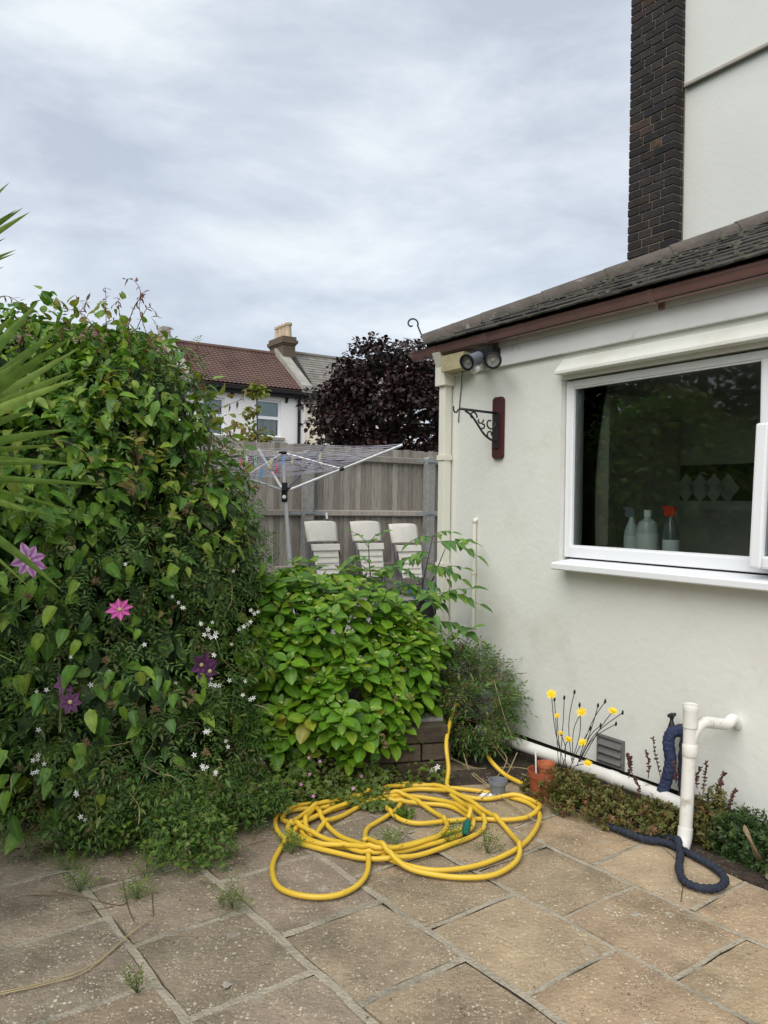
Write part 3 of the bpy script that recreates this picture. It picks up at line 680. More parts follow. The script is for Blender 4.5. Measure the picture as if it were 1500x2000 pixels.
# kitchen window: frame, mullion, fixed pane, a projecting casement, sill
win = MB(); fo, fb = -.035, -.105
win.fbox(H, -.447, -.402, fb, fo, 1.295, 2.372); win.fbox(H, .825, .885, fb, fo, 1.361, 2.332)
win.fbox(H, -.402, 2.05, fb, fo, 1.295, 1.361); win.fbox(H, -.402, 2.05, fb, fo, 2.332, 2.372); win.fbox(H, 2.0, 2.049, fb, fo, 1.361, 2.332)
wf = win.build('window_frame', 'pvc_white', ext, bevel=.006)
b = MB(); b.fbox(H, -.43, 2.04, -.11, -.05, 1.2755, 1.2945); b.build('packer', 'plastic_black', wf)
b = MB(); b.fbox(H, -.403, .826, -.078, -.062, 1.360, 2.333); b.build('pane', 'pane_glass', wf)
b = MB(); b.fbox(H, .884, 2.001, -.078, -.062, 1.95, 2.333); b.build('pane', 'pane_glass', wf)
bd = MB(); bd.fbox(H, -.402, .825, -.061, -.045, 1.361, 1.371); bd.fbox(H, -.402, .825, -.061, -.045, 2.322, 2.332); bd.fbox(H, -.402, -.394, -.061, -.045, 1.371, 2.322); bd.fbox(H, .817, .825, -.061, -.045, 1.371, 2.322)
bd.build('glazing_bead', 'pvc_white', wf)
cas = MB(); cs = lambda a, b_, c: H(a, b_ + (2.02 - c) * .06, c)
cas.fbox(cs, .862, .925, .0, .066, 1.325, 2.01); cas.fbox(cs, .925, 2.0, .0, .066, 1.325, 1.385); cas.fbox(cs, .925, 2.0, .0, .066, 1.95, 2.01); cas.fbox(cs, 1.94, 2.0, .0, .066, 1.386, 1.949)
co_ = cas.build('casement', 'pvc_white', ext, bevel=.012); b = MB(); b.fbox(cs, .92, 1.945, .025, .04, 1.38, 1.955); b.build('pane', 'pane_glass', co_)
b = MB(); b.prism(H, [(-.11, 1.232), (.115, 1.225), (.125, 1.232), (.125, 1.262), (.115, 1.27), (-.03, 1.285), (-.11, 1.285)], HW(1077, 1098, .12)[0], 2.1); b.build('window_sill', 'pvc_white', ext, bevel=.003)
# kitchen behind the glass
b = MB(); b.fbox(H, -1.23, 3.3, -2.27, -2.22, .15, 2.6); b.fbox(H, -1.245, -1.22, -2.22, -.27, .15, 2.6); b.fbox(H, -1.22, 3.3, -2.22, -.27, 2.5, 2.55); b.fbox(H, -1.22, 3.3, -2.22, -.27, .12, .16); b.fbox(H, 3.3, 3.35, -2.22, -.27, .15, 2.6)
b.build('kitchen_room', 'room_paint', ext)
b = MB(); b.fbox(H, -.454, 2.04, -.60, -.112, 1.295, 1.335); b.build('inner_sill', 'cabinet', ext)
kc = MB(); s0, z0 = HW(1140, 1010, -1.85); s1, z1 = HW(1238, 850, -1.85); kc.fbox(H, s0 - .02, s1 + .02, -2.21, -1.85, z0, 2.45); kco = kc.build('wall_cabinet', 'cabinet', ext, bevel=.006)
b = MB(); b.fbox(H, s0 + .07, s1 - .07, -1.849, -1.84, z0 + .1, 2.3); b.build('door_panel', 'cabinet', kco, bevel=.004)
s2, zt = HW(1242, 985, -2.19); s3, _ = HW(1420, 985, -2.19); b = MB(); b.fbox(H, s2, s3 + .6, -2.219, -2.19, zt - .04, zt + .03); b.build('tile_border', 'tile_pale', ext)
b = MB(); b.fbox(H, s2, s3 + .6, -2.2195, -2.211, zt + .035, zt + .33); b.build('tile_band', 'tile_dark', ext)
for i in range(7):
    s, z = HW(1258 + i * 27, 953, -2.2); r = .105; b = MB(); v = [H(s - r, -2.205, z), H(s, -2.205, z - r * 1.15), H(s + r, -2.205, z), H(s, -2.205, z + r * 1.15)]; w_ = [H(s - r, -2.2105, z), H(s, -2.2105, z - r * 1.15), H(s + r, -2.2105, z), H(s, -2.2105, z + r * 1.15)]
    b.add(v + w_, [(0, 1, 2, 3), (0, 4, 5, 1), (1, 5, 6, 2), (2, 6, 7, 3), (3, 7, 4, 0)]); b.build('wall_tile', 'tile_pale', ext)
b = MB(); b.fbox(H, -.39, -.335, -.30, -.14, 1.37, 2.30); b.build('inner_jamb', 'paint_cream', ext)

def bottle(name, px, o, label, prof, mat_, cap=None, lab=None, spray=None, z0=1.3355):
    s, _ = HW(px, 1075, o); P = H(s, o, z0); t = thing(name, P, label, 'bottle')
    b = MB(); b.lathe(P, prof); b.build('body', mat_, t, smooth='auto')
    top = prof[-1][1]
    if cap: b = MB(); b.lathe(P + [0, 0, top], [(cap[1], 0), (cap[1], cap[2])]); b.build('cap', cap[0], t, smooth='auto')
    if lab: b = MB(); r = max(p[0] for p in prof) + .002; b.lathe(P, [(r, lab[1]), (r, lab[2])], caps=False); b.build('label', lab[0], t, smooth=True)
    if spray:
        b = MB(); f = lambda a, bb, c: P + TV * a + NV * bb + np.array([0, 0, top + c]); b.prism(lambda a, bb, c: f(bb, a, c), [(-.028, .0), (.018, .0), (.03, .03), (.018, .055), (-.05, .062), (-.052, .045), (-.03, .035)], -.014, .014); b.fbox(f, -.045, -.03, -.006, .006, .005, .035); b.build('spray_head', spray, t, bevel=.003)
bottle('spray_bottle', 1233, -.27, 'slim pale spray bottle with grey trigger on the kitchen window ledge', [(.040, 0), (.042, .02), (.042, .12), (.03, .16), (.016, .19), (.016, .21)], 'bottle_pale', spray='lamp_grey', lab=('bottle_label', .02, .10))
bottle('cleaner_bottle', 1264, -.24, 'broad shouldered clear bottle with white cap on the kitchen window ledge', [(.058, 0), (.062, .02), (.062, .14), (.05, .185), (.02, .205), (.02, .215)], 'bottle_pale', cap=('cap_white', .022, .04), lab=('bottle_label', .03, .12))
bottle('soap_bottle', 1310, -.22, 'dark bottle with a red pump top on the kitchen window ledge', [(.038, 0), (.042, .02), (.044, .12), (.034, .18), (.018, .215), (.018, .22)], 'bottle_dark', spray='plastic_red', lab=('bottle_label', .02, .09))
s, _ = HW(1131, 1068, -.20); b = MB(); b.fbox(H, s - .035, s + .035, -.24, -.18, 1.3355, 1.50)
tag(rebase(b.build('carton', 'bottle_label', bevel=.004)), 'plain white carton standing in the corner of the kitchen window', 'carton')

# ------------------------------------------------------------------ main house behind, with its brick chimney breast
mh = thing('main_house', H(0, -2.3, 0), 'tall cream rendered house wall rising behind the extension with dark brick chimney', 'house')
b = MB(); b.fbox(H, -1.74, 4.2, -6.5, -2.30, 0, 5.20); b.build('wall', 'render_upper', mh)
b = MB(); b.fbox(H, -1.755, 4.2, -6.5, -2.278, 5.235, 9.2); b.build('upper_wall', 'render_upper', mh)
b = MB(); b.prism(H, [(-2.4, 5.201), (-2.29, 5.201), (-2.252, 5.195), (-2.252, 5.21), (-2.27, 5.234), (-2.4, 5.234)], -1.28, 4.2); b.build('bell_cast', 'coping', mh)
ch = MB(); cs0, cs1, co0 = -1.765, -1.292, -2.15
ch.fbox(H, cs0 + .006, cs1 - .006, -2.45, co0 - .007, 2.6, 9.2); cho = ch.build('chimney', 'mortar_pale', mh)
W = cs1 - cs0; z = 2.93; i = 0
pal = [(1, 1, 1), (1, 1, 1), (.8, .85, 1.0), (1.2, 1.05, .95), (1.5, 1.15, .95), (.75, .75, .85), (2.4, 1.7, 1.05)]
while z < 7.3:
    pat = [(0, .150), (.150, .375), (.375, W)] if i % 3 == 1 else ([(0, .225), (.225, .34), (.34, W)] if i % 3 == 0 else [(0, .115), (.115, .255), (.255, W)])
    for (a0, a1) in pat:
        pr = rng2.uniform(0, .004); corner = a1 == W; b = MB()
        b.fbox(H, cs0 + a0 + (.004 if a0 else -pr), cs0 + a1 - (.004 if not corner else -pr), co0 - .10, co0 + pr, z, z + .065)
        o = b.build('brick', 'dark_brick', cho, bevel=.004, seg=1); c = rng2.choices(pal, [5, 4, 3, 3, 1.2, 3, .7])[0]; g = rng2.uniform(.8, 1.25); o.color = (c[0] * g, c[1] * g, c[2] * g, 1)
    b = MB(); b.fbox(H, cs1 - .09, cs1 + rng2.uniform(0, .003), -2.277, co0 - .109, z, z + .065); o = b.build('brick', 'dark_brick', cho, bevel=.004, seg=1); g = rng2.uniform(.8, 1.5); o.color = (g, g * .95, g * .9, 1)
    z += .075; i += 1

# ------------------------------------------------------------------ fittings on the extension wall
s, z = HW(975, 775, .02); _, zb = HW(971, 896, .02); zm = (z + zb) / 2; hh = (z - zb) / 2; sb = HW(972, 835, .02)[0]
br = thing('basket_bracket', H(sb, 0, zb), 'black scrolled iron hanging bracket on a maroon wooden backboard beside the window', 'bracket')
b = MB(); w = .052; c = .018; pr = [(sb - w, zb + c), (sb - w + c, zb), (sb + w - c, zb), (sb + w, zb + c), (sb + w, z - c), (sb + w - c, z), (sb - w + c, z), (sb - w, z - c)]
b.prism(lambda a, bb, cc: H(bb, a, cc), pr, .003, .025); b.build('backboard', 'maroon_wood', br, bevel=.003)
b = MB(); b.fbox(H, sb - .022, sb + .018, .026, .036, zb + .07, zb + .31); b.build('back_plate', 'iron_black', br, bevel=.004)
za = zb + .305; R = .345
b = MB(); b.tube([H(sb, .034, za), H(sb, R * .5, za + .002), H(sb, R, za + .006)], .0085, 8)
hk = [H(sb, R - .01, za + .006), H(sb, R + .012, za + .0), H(sb, R + .03, za - .02), H(sb, R + .05, za - .012), H(sb, R + .052, za + .018)]; b.tube(spline(hk, 4), .0055, 6); b.build('arm', 'iron_black', br, smooth=True)
b = MB(); b.tube(spline([H(sb, .036, zb + .12), H(sb, .08, zb + .125), H(sb, .14, zb + .16), H(sb, .20, zb + .225), H(sb, .25, zb + .275), H(sb, .30, zb + .30)], 5), .0075, 7); b.build('brace', 'iron_black', br, smooth=True)
b = MB()
def curl(cx, cz, r0, r1, a0, a1, k=16): return [H(sb, cx + (r0 + (r1 - r0) * i / k) * math.cos(a0 + (a1 - a0) * i / k), cz + (r0 + (r1 - r0) * i / k) * math.sin(a0 + (a1 - a0) * i / k)) for i in range(k + 1)]
for arg in ((.085, zb + .235, .058, .014, 1.9, 8.2), (.085, zb + .16, .03, .010, -1.3, 3.6), (.235, zb + .27, .035, .010, 3.4, -1.6), (.175, zb + .25, .03, .012, 3.0, 6.6), (.15, zb + .215, .022, .006, 5.2, 1.0)): b.tube(curl(*arg), .0055, 6)
b.build('scrollwork', 'iron_black', br, smooth=True)

sl_ = thing('security_light', H(-1.05, .03, 2.5), 'twin grey security floodlight on a timber block under the gutter', 'floodlight')
b = MB(); b.fbox(H, -1.50, -1.25, .032, .135, 2.55, 2.665); b.build('timber_block', 'old_timber', sl_, bevel=.005)
b = MB(); b.fbox(H, -1.16, -.98, .032, .11, 2.575, 2.66); b.build('base', 'plastic_black', sl_, bevel=.008)
def spot(px, py, o, ax, nm='lamp'):
    s, z = HW(px, py, o); P = H(s, o, z); ax = unit(np.array(ax)); b = MB(); prof = [(.018, -.135), (.036, -.125), (.040, -.05), (.050, .015), (.053, .022), (.050, .022), (.042, -.01)]
    b.lathe(P, prof, ax, 24, caps=False); b.add([P + ax * -.134], []); o_ = b.build(nm, 'lamp_grey', sl_, smooth='auto')
    b = MB(); b.lathe(P, [(.043, -.002), (.034, -.012), (.018, -.016), (.014, .004), (.001, .008)], ax, 20); b.build('lens', 'lamp_silver', o_, smooth='auto')
    b = MB(); b.lathe(P, [(.0535, .012), (.055, .024), (.043, .026), (.043, .012)], ax, 24, caps=False); b.build('rim', 'plastic_black', o_, smooth='auto'); return P
ctr = H(-1.08, .09, 2.60)
p1_ = spot(915, 706, .245, NV * .95 + TV * .22 + np.array([0, 0, -.42])); p2_ = spot(963, 703, .24, NV * .62 + TV * .72 + np.array([0, 0, -.28]))
b = MB(); b.tube([p1_ - unit(NV * .95 + TV * .22 + np.array([0, 0, -.42])) * .12, ctr], .012, 8); b.tube([p2_ - unit(NV * .62 + TV * .72 + np.array([0, 0, -.28])) * .12, ctr + TV * .06], .012, 8); b.tube([ctr, ctr + NV * .06 - [0, 0, .06]], .014, 8); b.build('knuckle', 'lamp_grey', sl_, smooth=True)
b = MB(); q = ctr + NV * .08 - np.array([0, 0, .085]); b.lathe(q, [(.012, -.03), (.028, -.02), (.030, .02), (.012, .03)], NV - np.array([0, 0, .6]), 16); b.build('sensor', 'cap_white', sl_, smooth='auto')
cb = [H(-1.36, .05, 2.55), H(-1.42, .012, 2.44), H(-1.44, .010, 2.30), H(-1.45, .008, 2.2)]; b = MB(); b.tube(spline(cb, 6), .004, 6); b.build('cable', 'vent_grey', sl_, smooth=True)

sc1, zt = HW(927, 1022, .02); cp = thing('conduit_pipe', H(sc1, .02, .38), 'thin cream pipe running up the wall near the downpipe', 'pipe')
b = MB(); b.tube([H(sc1, .022, .35), H(sc1, .022, zt)], .014, 10); b.build('pipe', 'paint_cream', cp, smooth='auto')
b = MB(); b.tube([H(sc1, .022, zt), H(sc1, .02, zt + .02), H(sc1, -.01, zt + .028)], .016, 10); b.build('elbow', 'paint_cream', cp, smooth=True)
b = MB(); b.tube([H(sc1, .022, 1.13), H(sc1, .022, 1.17)], .019, 10); b.build('coupler', 'paint_cream', cp, smooth='auto')

vt = thing('air_vent', H(-.02, 0, .13), 'grey louvred air vent low on the wall above the white pipe', 'vent')
b = MB(); s0, s1, z0, z1 = -.115, .075, .128, .292; b.fbox(H, s0, s1, .002, .006, z0, z1); b.fbox(H, s0, s1, .0065, .02, z0, z0 + .012); b.fbox(H, s0, s1, .0065, .02, z1 - .012, z1); b.fbox(H, s0, s0 + .012, .0065, .02, z0 + .0125, z1 - .0125); b.fbox(H, s1 - .012, s1, .0065, .02, z0 + .0125, z1 - .0125); b.build('frame', 'vent_grey', vt)
for k in range(3):
    zz = z0 + .016 + k * .045; b = MB(); b.prism(H, [(.0065, zz + .04), (.010, zz + .04), (.030, zz + .006), (.026, zz + .002), (.0065, zz + .01)], s0 + .014, s1 - .014); b.build('louvre', 'vent_grey', vt)

wp = thing('waste_pipe', H(.72, .33, 0), 'white soil pipe standing on the patio with bent branch into the wall', 'pipe')
PS, PO = .725, .33
b = MB(); b.tube([H(PS + .0, PO, .62), H(PS - .005, PO, .40), H(PS - .01, PO + .01, .08)], .0305, 18, caps=True); b.build('pipe', 'pipe_white', wp, smooth='auto')
b = MB(); b.lathe(H(PS, PO, .575), [(.0345, 0), (.0345, .075), (.036, .08), (.0355, .10), (.033, .108), (.030, .105), (.029, .06)], sides=20); b.build('socket', 'pipe_white', wp, smooth='auto')
b = MB(); b.lathe(H(PS, PO, .44), [(.0335, 0), (.0355, .004), (.0355, .05), (.0335, .054)], sides=20); b.build('collar', 'pipe_white', wp, smooth='auto')
br_ = [H(PS, PO, .50), H(PS + .012, PO - .03, .565), H(PS + .02, PO - .075, .59), H(PS + .03, PO - .17, .575), H(PS + .035, PO - .235, .565), H(PS + .035, PO - .28, .582), H(PS + .03, PO - .335, .545)]
b = MB(); b.tube(spline(br_, 5), .027, 16); b.build('branch', 'pipe_white', wp, smooth='auto')
b = MB(); b.tube(spline([H(PS - .01, PO + .01, .10), H(PS - .008, PO + .02, .05), H(PS - .004, PO + .05, .0)], 5), .034, 16); b.build('shoe', 'pipe_white', wp, smooth='auto')
hp = thing('drain_pipe', H(0, .13, .1), 'long white drain pipe lying along the foot of the wall', 'pipe')
b = MB(); b.tube([H(-1.05, .12, .10), H(-.3, .125, .112), H(.3, .135, .120), H(.66, .16, .118)], .036, 16); b.build('pipe', 'pipe_white', hp, smooth='auto')
b = MB(); b.tube([H(.08, .129, .1163), H(.13, .131, .117)], .0395, 16); b.build('coupler', 'pipe_white', hp, smooth='auto')

tp_ = thing('garden_tap', H(.45, .03, .2), 'old garden tap wrapped in blue foam lagging against the wall', 'tap')
b = MB(); b.tube([H(.47, .01, .47), H(.465, .06, .475), H(.46, .10, .46)], .016, 10); b.lathe(H(.44, .085, .44), [(.018, 0), (.022, .02), (.014, .05), (.008, .07), (.014, .085), (.014, .10), (.004, .105)], sides=12); b.build('valve', 'iron_black', tp_, smooth='auto')
b = MB(); b.fbox(lambda a, c, d: H(.44 + a, .085 + c, .53 + d), -.006, .006, -.03, .03, -.005, .012); b.build('handle', 'iron_black', tp_, bevel=.003)
lg = spline([H(.47, .05, .455), H(.455, .10, .45), H(.445, .115, .40), H(.455, .11, .30), H(.44, .12, .20), H(.43, .14, .14)], 10)
b = MB(); rr = [.030 + .0018 * math.sin(i * 1.9) for i in range(len(lg))]; b.tube(lg, rr, 12); b.build('lagging', 'lag_bright', tp_, smooth=True)
lg = spline([H(.50, .04, .44), H(.495, .05, .30), H(.50, .05, .12)], 8); b = MB(); b.tube(lg, [.032 + .003 * math.sin(i * 2.1) for i in range(len(lg))], 12); b.build('pipe_lagging', 'lag_blue', tp_, smooth=True)
# ------------------------------------------------------------------ back fence
fe = thing('garden_fence', FN(.5, 0, .45), 'weathered grey close-boarded fence with concrete posts closing the back yard', 'fence')
u = -2.7
while u < 3.6:
    wd = rng2.uniform(.098, .112); b = MB(); tp = 2.345 + rng2.uniform(-.012, .008); tl_ = rng2.uniform(-.004, .004)
    fb_ = lambda a, bb, c: FN(u + a + tl_ * c, bb + (a / wd) * .013, c)
    b.fbox(fb_, 0, wd, -.004, .010, .615, tp); b.build('board', 'fence_wood', fe); u += wd - .022
for z0, z1 in ((2.155, 2.245), (1.445, 1.525), (.75, .83)):
    for (ua, ub) in ((-2.7, -1.935), (-1.80, -.035), (.1, 1.845), (1.98, 3.6)):
        b = MB(); b.prism(FN, [(-.006, z0), (-.052, z0 + .012), (-.052, z1 - .012), (-.006, z1)], ua, ub); b.build('rail', 'fence_wood', fe)
for (ua, ub) in ((-2.7, -1.935), (-1.80, -.035), (.1, 1.845), (1.98, 3.6)):
    b = MB(); b.fbox(FN, ua, ub, -.03, .02, .40, .612); b.build('gravel_board', 'fence_wood', fe)
for uu in (-1.868, .032, 1.912):
    b = MB(); b.prism(lambda a, bb, c: FN(uu + bb, a, c), [(-.062, .4), (.062, .4), (.062, 2.235), (.04, 2.265), (-.04, 2.265), (-.062, 2.235)], -.14, -.02); po = b.build('post', 'concrete_grey', fe, bevel=.008)
    for zz in (1.478, 2.19):
        b = MB(); b.fbox(FN, uu - .25, uu + .2, -.158, -.150, zz, zz + .022); b.build('strap', 'zinc', po)

# ------------------------------------------------------------------ terrace of houses beyond the fence
def terrace_window(root, px0, px1, py0, py1):
    u0, za = TW(px0, py1); u1, zb = TW(px1, py0); mid = za + (zb - za) * .52
    b = MB(); f = .07
    b.fbox(T, u0, u0 + f, .08, .16, za, zb); b.fbox(T, u1 - f, u1, .08, .16, za, zb); b.fbox(T, u0 + f, u1 - f, .08, .16, za, za + f); b.fbox(T, u0 + f, u1 - f, .08, .16, zb - f, zb); b.fbox(T, u0 + f, u1 - f, .07, .15, mid - .05, mid + .05)
    w = b.build('window', 'pvc_white', root)
    b = MB(); b.fbox(T, u0 + f, u1 - f, .10, .115, mid + .05, zb - f); b.build('pane', 'far_glass', w)
    b = MB(); b.fbox(T, u0 + f, u1 - f, .10, .115, za + f, mid - .05); b.build('pane', 'far_glass', w)
    b = MB(); b.fbox(T, u0 + f, u1 - f, .165, .175, mid, zb); b.build('blind', 'blind_grey', w)
    b = MB(); n = 26; vs = []
    for i in range(n + 1):
        uu = u0 + f + (u1 - u0 - 2 * f) * i / n; vs += [T(uu, .18 + .02 * math.sin(i * 1.7), za), T(uu, .18 + .02 * math.sin(i * 1.7), mid + .02)]
    b.add(vs, [(2 * i, 2 * i + 2, 2 * i + 3, 2 * i + 1) for i in range(n)]); b.build('curtain', 'curtain', w)
    b = MB(); b.fbox(T, u0 - .08, u1 + .12, -.09, .09, za - .09, za - .002); b.build('sill', 'coping', w)
    b = MB(); b.fbox(T, u0, u1, .3, .35, za, zb); b.build('room_shade', 'room_dark', w)
    return (u0, u1, za, zb)
def roof_courses(mb, fn, u0, u1, v0, z0, v1, z1, rows, cols, wave, lift):
    vs = []; fs = []; per = 6 if wave else 1; n = cols * per
    rr = random.Random(5)
    for r in range(rows):
        for (k, t, lf) in ((0, r / rows, lift), (1, (r + 1.08) / rows, .0)):
            off = .5 * (r % 2) if not wave else 0
            for i in range(n + 1):
                uu = u0 + (u1 - u0) * min(max((i + off * per) / n, 0), 1); h_ = (wave * (.5 + .5 * math.cos(2 * PI * i / per)) if wave else 0) + lf + (rr.uniform(-.006, .006) if not wave else 0)
                vs.append(fn(uu, v0 + (v1 - v0) * t, z0 + (z1 - z0) * t + h_))
    for r in range(rows):
        b0 = r * 2 * (n + 1)
        for i in range(n): fs.append((b0 + i, b0 + i + 1, b0 + n + 1 + i + 1, b0 + n + 1 + i))
        if r:
            p = (r - 1) * 2 * (n + 1) + n + 1
            for i in range(n): fs.append((p + i, p + i + 1, b0 + i + 1, b0 + i))
    mb.add(vs, fs)
VR = 1.95; ZE = 5.42; ZR = 6.93
def terrace_house(name, label, u0, u1, wall_m, roof_m, windows, wave, zr=ZR):
    root = thing(name, T((u0 + u1) / 2, 1.5, 0), label, 'house', 'terraced houses beyond the fence')
    A = [u0]; Z = [0]; holes = set(); wins = [(TW(a, d)[0], TW(b_, c)[0], TW(a, d)[1], TW(b_, c)[1]) for a, b_, c, d in windows]
    if wins:
        for w in wins: A += [w[0], w[1]]
        A.append(u1); Z = [0, min(w[2] for w in wins), max(w[3] for w in wins), ZE - .02]
        for i in range(len(wins)): holes.add((1 + 2 * i, 1))
    else: A.append(u1); Z = [0, ZE - .02]
    mb = MB(); wall_grid(mb, T, A, Z, holes, 0, .3); mb.build('wall', wall_m, root)
    mb = MB(); mb.fbox(T, u0, u1, .31, 2 * VR - .05, 0, ZE - .03); mb.build('house_body', 'room_dark', root)
    for w, px in zip(wins, windows):
        terrace_window(root, *px)
        for zz in ((Z[1], w[2]), (w[3], Z[2])):
            if zz[1] - zz[0] > .01: b = MB(); b.fbox(T, w[0], w[1], .0, .3, zz[0], zz[1]); b.build('wall_infill', wall_m, root)
    b = MB(); b.add([T(u0, -.22, ZE - .06), T(u1, -.22, ZE - .06), T(u1, VR, zr - .06), T(u0, VR, zr - .06), T(u0, 2 * VR + .2, ZE - .06), T(u1, 2 * VR + .2, ZE - .06), T(u0, 0, ZE - .1), T(u1, 0, ZE - .1)], [(0, 1, 2, 3), (3, 2, 5, 4), (0, 3, 4, 6), (1, 7, 5, 2), (0, 6, 7, 1)]); rf = b.build('roof', roof_m, root)
    b = MB(); roof_courses(b, T, u0, u1, -.24, ZE - .03, VR, zr - .02, 18 if wave else 15, 26 if wave else 22, .02 if wave else 0, .028 if wave else .02); o = b.build('roof_tiles', roof_m, rf); o['kind'] = 'stuff'
    b = MB(); b.tube([T(u0, VR, zr), T(u1, VR, zr)], .085, 8); b.build('ridge', roof_m, rf)
    b = MB(); b.fbox(T, u0, u1, -.20, -.003, ZE - .30, ZE - .09); b.build('eaves_board', 'black_paint', root)  # black strip under the eaves: the soffit's shadow line is put into its colour
    b = MB(); b.prism(T, [(-.34, ZE - .10), (-.34, ZE - .17), (-.30, ZE - .2), (-.24, ZE - .2), (-.21, ZE - .17), (-.21, ZE - .10)], u0, u1); b.build('gutter', 'black_paint', root)
    return root
uL = TW(366, 746)[0]
th = terrace_house('terraced_house', 'white rendered terraced house with red tiled roof and two sash windows', uL, -.0, 'terrace_white', 'red_tile', [(394, 439, 777, 848), (499, 549, 783, 852)], True)
for px in (382, 452, 494, 559):
    uu = TW(px, 765)[0]; b = MB(); b.prism(lambda a, bb, c: T(uu + a, bb, c), [(-.15, ZE - .301), (-.003, ZE - .301), (-.003, ZE - .47), (-.03, ZE - .47)], -.03, .03); b.build('eaves_bracket', 'black_paint', th)
b = MB(); b.tube([T(-.10, -.08, 0), T(-.10, -.08, ZE - .36), T(-.10, -.25, ZE - .2)], .05, 8); b.build('drainpipe', 'black_paint', th, smooth='auto')
def parapet(root, uc, zr=ZR, w=.19):
    b = MB(); b.add([T(uc + a, v, z) for a in (-w, w) for v, z in ((-.22, ZE - .12), (-.22, ZE + .16), (VR, zr + .22), (VR, zr - .2))], [(0, 1, 2, 3), (4, 7, 6, 5), (0, 4, 5, 1), (1, 5, 6, 2), (2, 6, 7, 3), (3, 7, 4, 0)]); return b.build('parapet', 'coping', root)
parapet(th, .12); parapet(th, uL - .1)
b = MB(); b.fbox(T, uL - .24, uL + .04, VR - .2, VR + .3, ZR - .3, ZR + .42); b.build('parapet_pier', 'coping', th)
b = MB(); b.tube([T(.42, VR - .4, ZR - .1), T(.40, .3, ZE + .42)], .035, 6); b.tube([T(.48, VR - .5, ZR - .1), T(.46, .2, ZE + .35)], .03, 6); b.build('flashing', 'room_dark', th)
# chimney stack with its row of pots
uc, zt = TW(577, 660, VR - .5); b = MB(); v0, v1 = VR - .5, VR + .62; u1_ = uc; u0_ = uc - .47
b.fbox(T, u0_, u1_, v0, v1, ZR - .9, zt - .28); ck = b.build('chimney', 'stock_brick', th)
for k, (gr, za, zb) in enumerate(((.03, zt - .279, zt - .22), (.075, zt - .219, zt - .10), (.03, zt - .099, zt + .02))):
    b = MB(); b.fbox(T, u0_ - gr, u1_ + gr, v0 - gr, v1 + gr, za, zb); b.build('corbel', 'stock_brick', ck)
for k in range(4):
    b = MB(); b.lathe(T((u0_ + u1_) / 2 + .02, v0 + .14 + k * .28, zt + .02), [(.13, 0), (.12, .06), (.105, .40), (.135, .42), (.135, .50), (.09, .50), (.09, .3)], sides=12); b.build('chimney_pot', 'chimney_pot', ck, smooth='auto')
th2 = terrace_house('terraced_house', 'pale cream terraced house with grey slate roof half hidden by the dark tree', .0, 4.6, 'terrace_cream', 'grey_slate', [], False, ZR + .12)
th3 = terrace_house('terraced_house', 'terraced house with brown tiled roof mostly hidden behind the climbing hedge', uL - 4.6, uL - .2, 'terrace_white', 'brown_tile', [], True, ZR + .05)
b = MB(); b.fbox(T, .001, .16, -.035, -.002, 0, ZE - .31); b.build('pilaster', 'terrace_white', th2)

# ------------------------------------------------------------------ trees beyond the fence
def tufts(centers, rad, per, size, flat=.7):
    P = []; Nn = []
    for c, r in zip(centers, rad):
        d = rand_dirs(per); k = RNG.random(per) ** .4; P.append(c + d * (r * k)[:, None] * [1, 1, flat]); Nn.append(d)
    return np.vstack(P), np.vstack(Nn)
BC = np.array([.12, 14.4, 3.25]); BR = np.array([1.42, 1.4, 1.35])
bt = thing('copper_beech', (BC[0], BC[1], .3), 'dark purple-leaved tree with a dense round crown behind the fence', 'tree')
b = MB(); b.tube([BC * [1, 1, 0] + [0, 0, .3], BC * [1, 1, 0] + [.03, 0, 1.6], BC + [-.02, .02, -.8], BC + [.05, 0, .2]], [.13, .10, .085, .04], 10)
b.build('trunk', 'bark', bt, smooth=True)
cc = []; rr = []; limb = MB()
d = rand_dirs(230)
for i in range(230):
    p = BC + d[i] * BR * (.62 + .40 * RNG.random()) * (1 + .10 * float(wob(d[i] * 1.0, 2)))
    if p[2] < 2.2: continue
    cc.append(p); rr.append(.16 + .16 * RNG.random())
    if i % 6 == 0: limb.tube(spline([BC + [0, 0, -.9 + .9 * RNG.random()], (BC + p) / 2 + [0, 0, -.1], p], 4), [.03, .03, .028, .026, .022, .018, .014, .01, .008], 5)
limb.build('branches', 'bark', bt, smooth=True)
P, Nn = tufts(np.array(cc), np.array(rr), 85, .1)
D = unit(Nn + [0, 0, -.35] + .5 * rand_dirs(len(P))); R_ = frame(D, unit([0, 0, 1] + .6 * rand_dirs(len(P)) + .5 * Nn))
scatter('crown', [leaf_proto(.85, 3, 'ovate', .2, .2)], P, R_, RNG.uniform(.06, .105, len(P)), 'leaf_beech', bt)
yt = thing('sapling_tree', AT(503, 900, 12.2) * [1, 1, 0] + [0, 0, .3], 'spindly young tree with tufts of pale leaves in front of the white terraced house', 'tree')
q0 = AT(503, 990, 12.2); q1 = AT(500, 742, 12.2); b = MB(); b.tube([q0 * [1, 1, 0] + [0, 0, .3], q0, (q0 + q1) / 2 + [.02, 0, 0], q1], [.02, .016, .011, .006], 6); b.build('trunk', 'bark', yt, smooth=True)
cs_ = [AT(500, 752, 12.2), AT(492, 765, 12.2), AT(512, 766, 12.2), AT(497, 800, 12.2), AT(487, 808, 12.2), AT(484, 838, 12.2), AT(497, 850, 12.2), AT(513, 850, 12.2), AT(520, 858, 12.2), AT(482, 858, 12.2)]
P, Nn = tufts(np.array(cs_), np.array([.08, .10, .10, .09, .08, .13, .16, .13, .08, .1]), 34, .1)
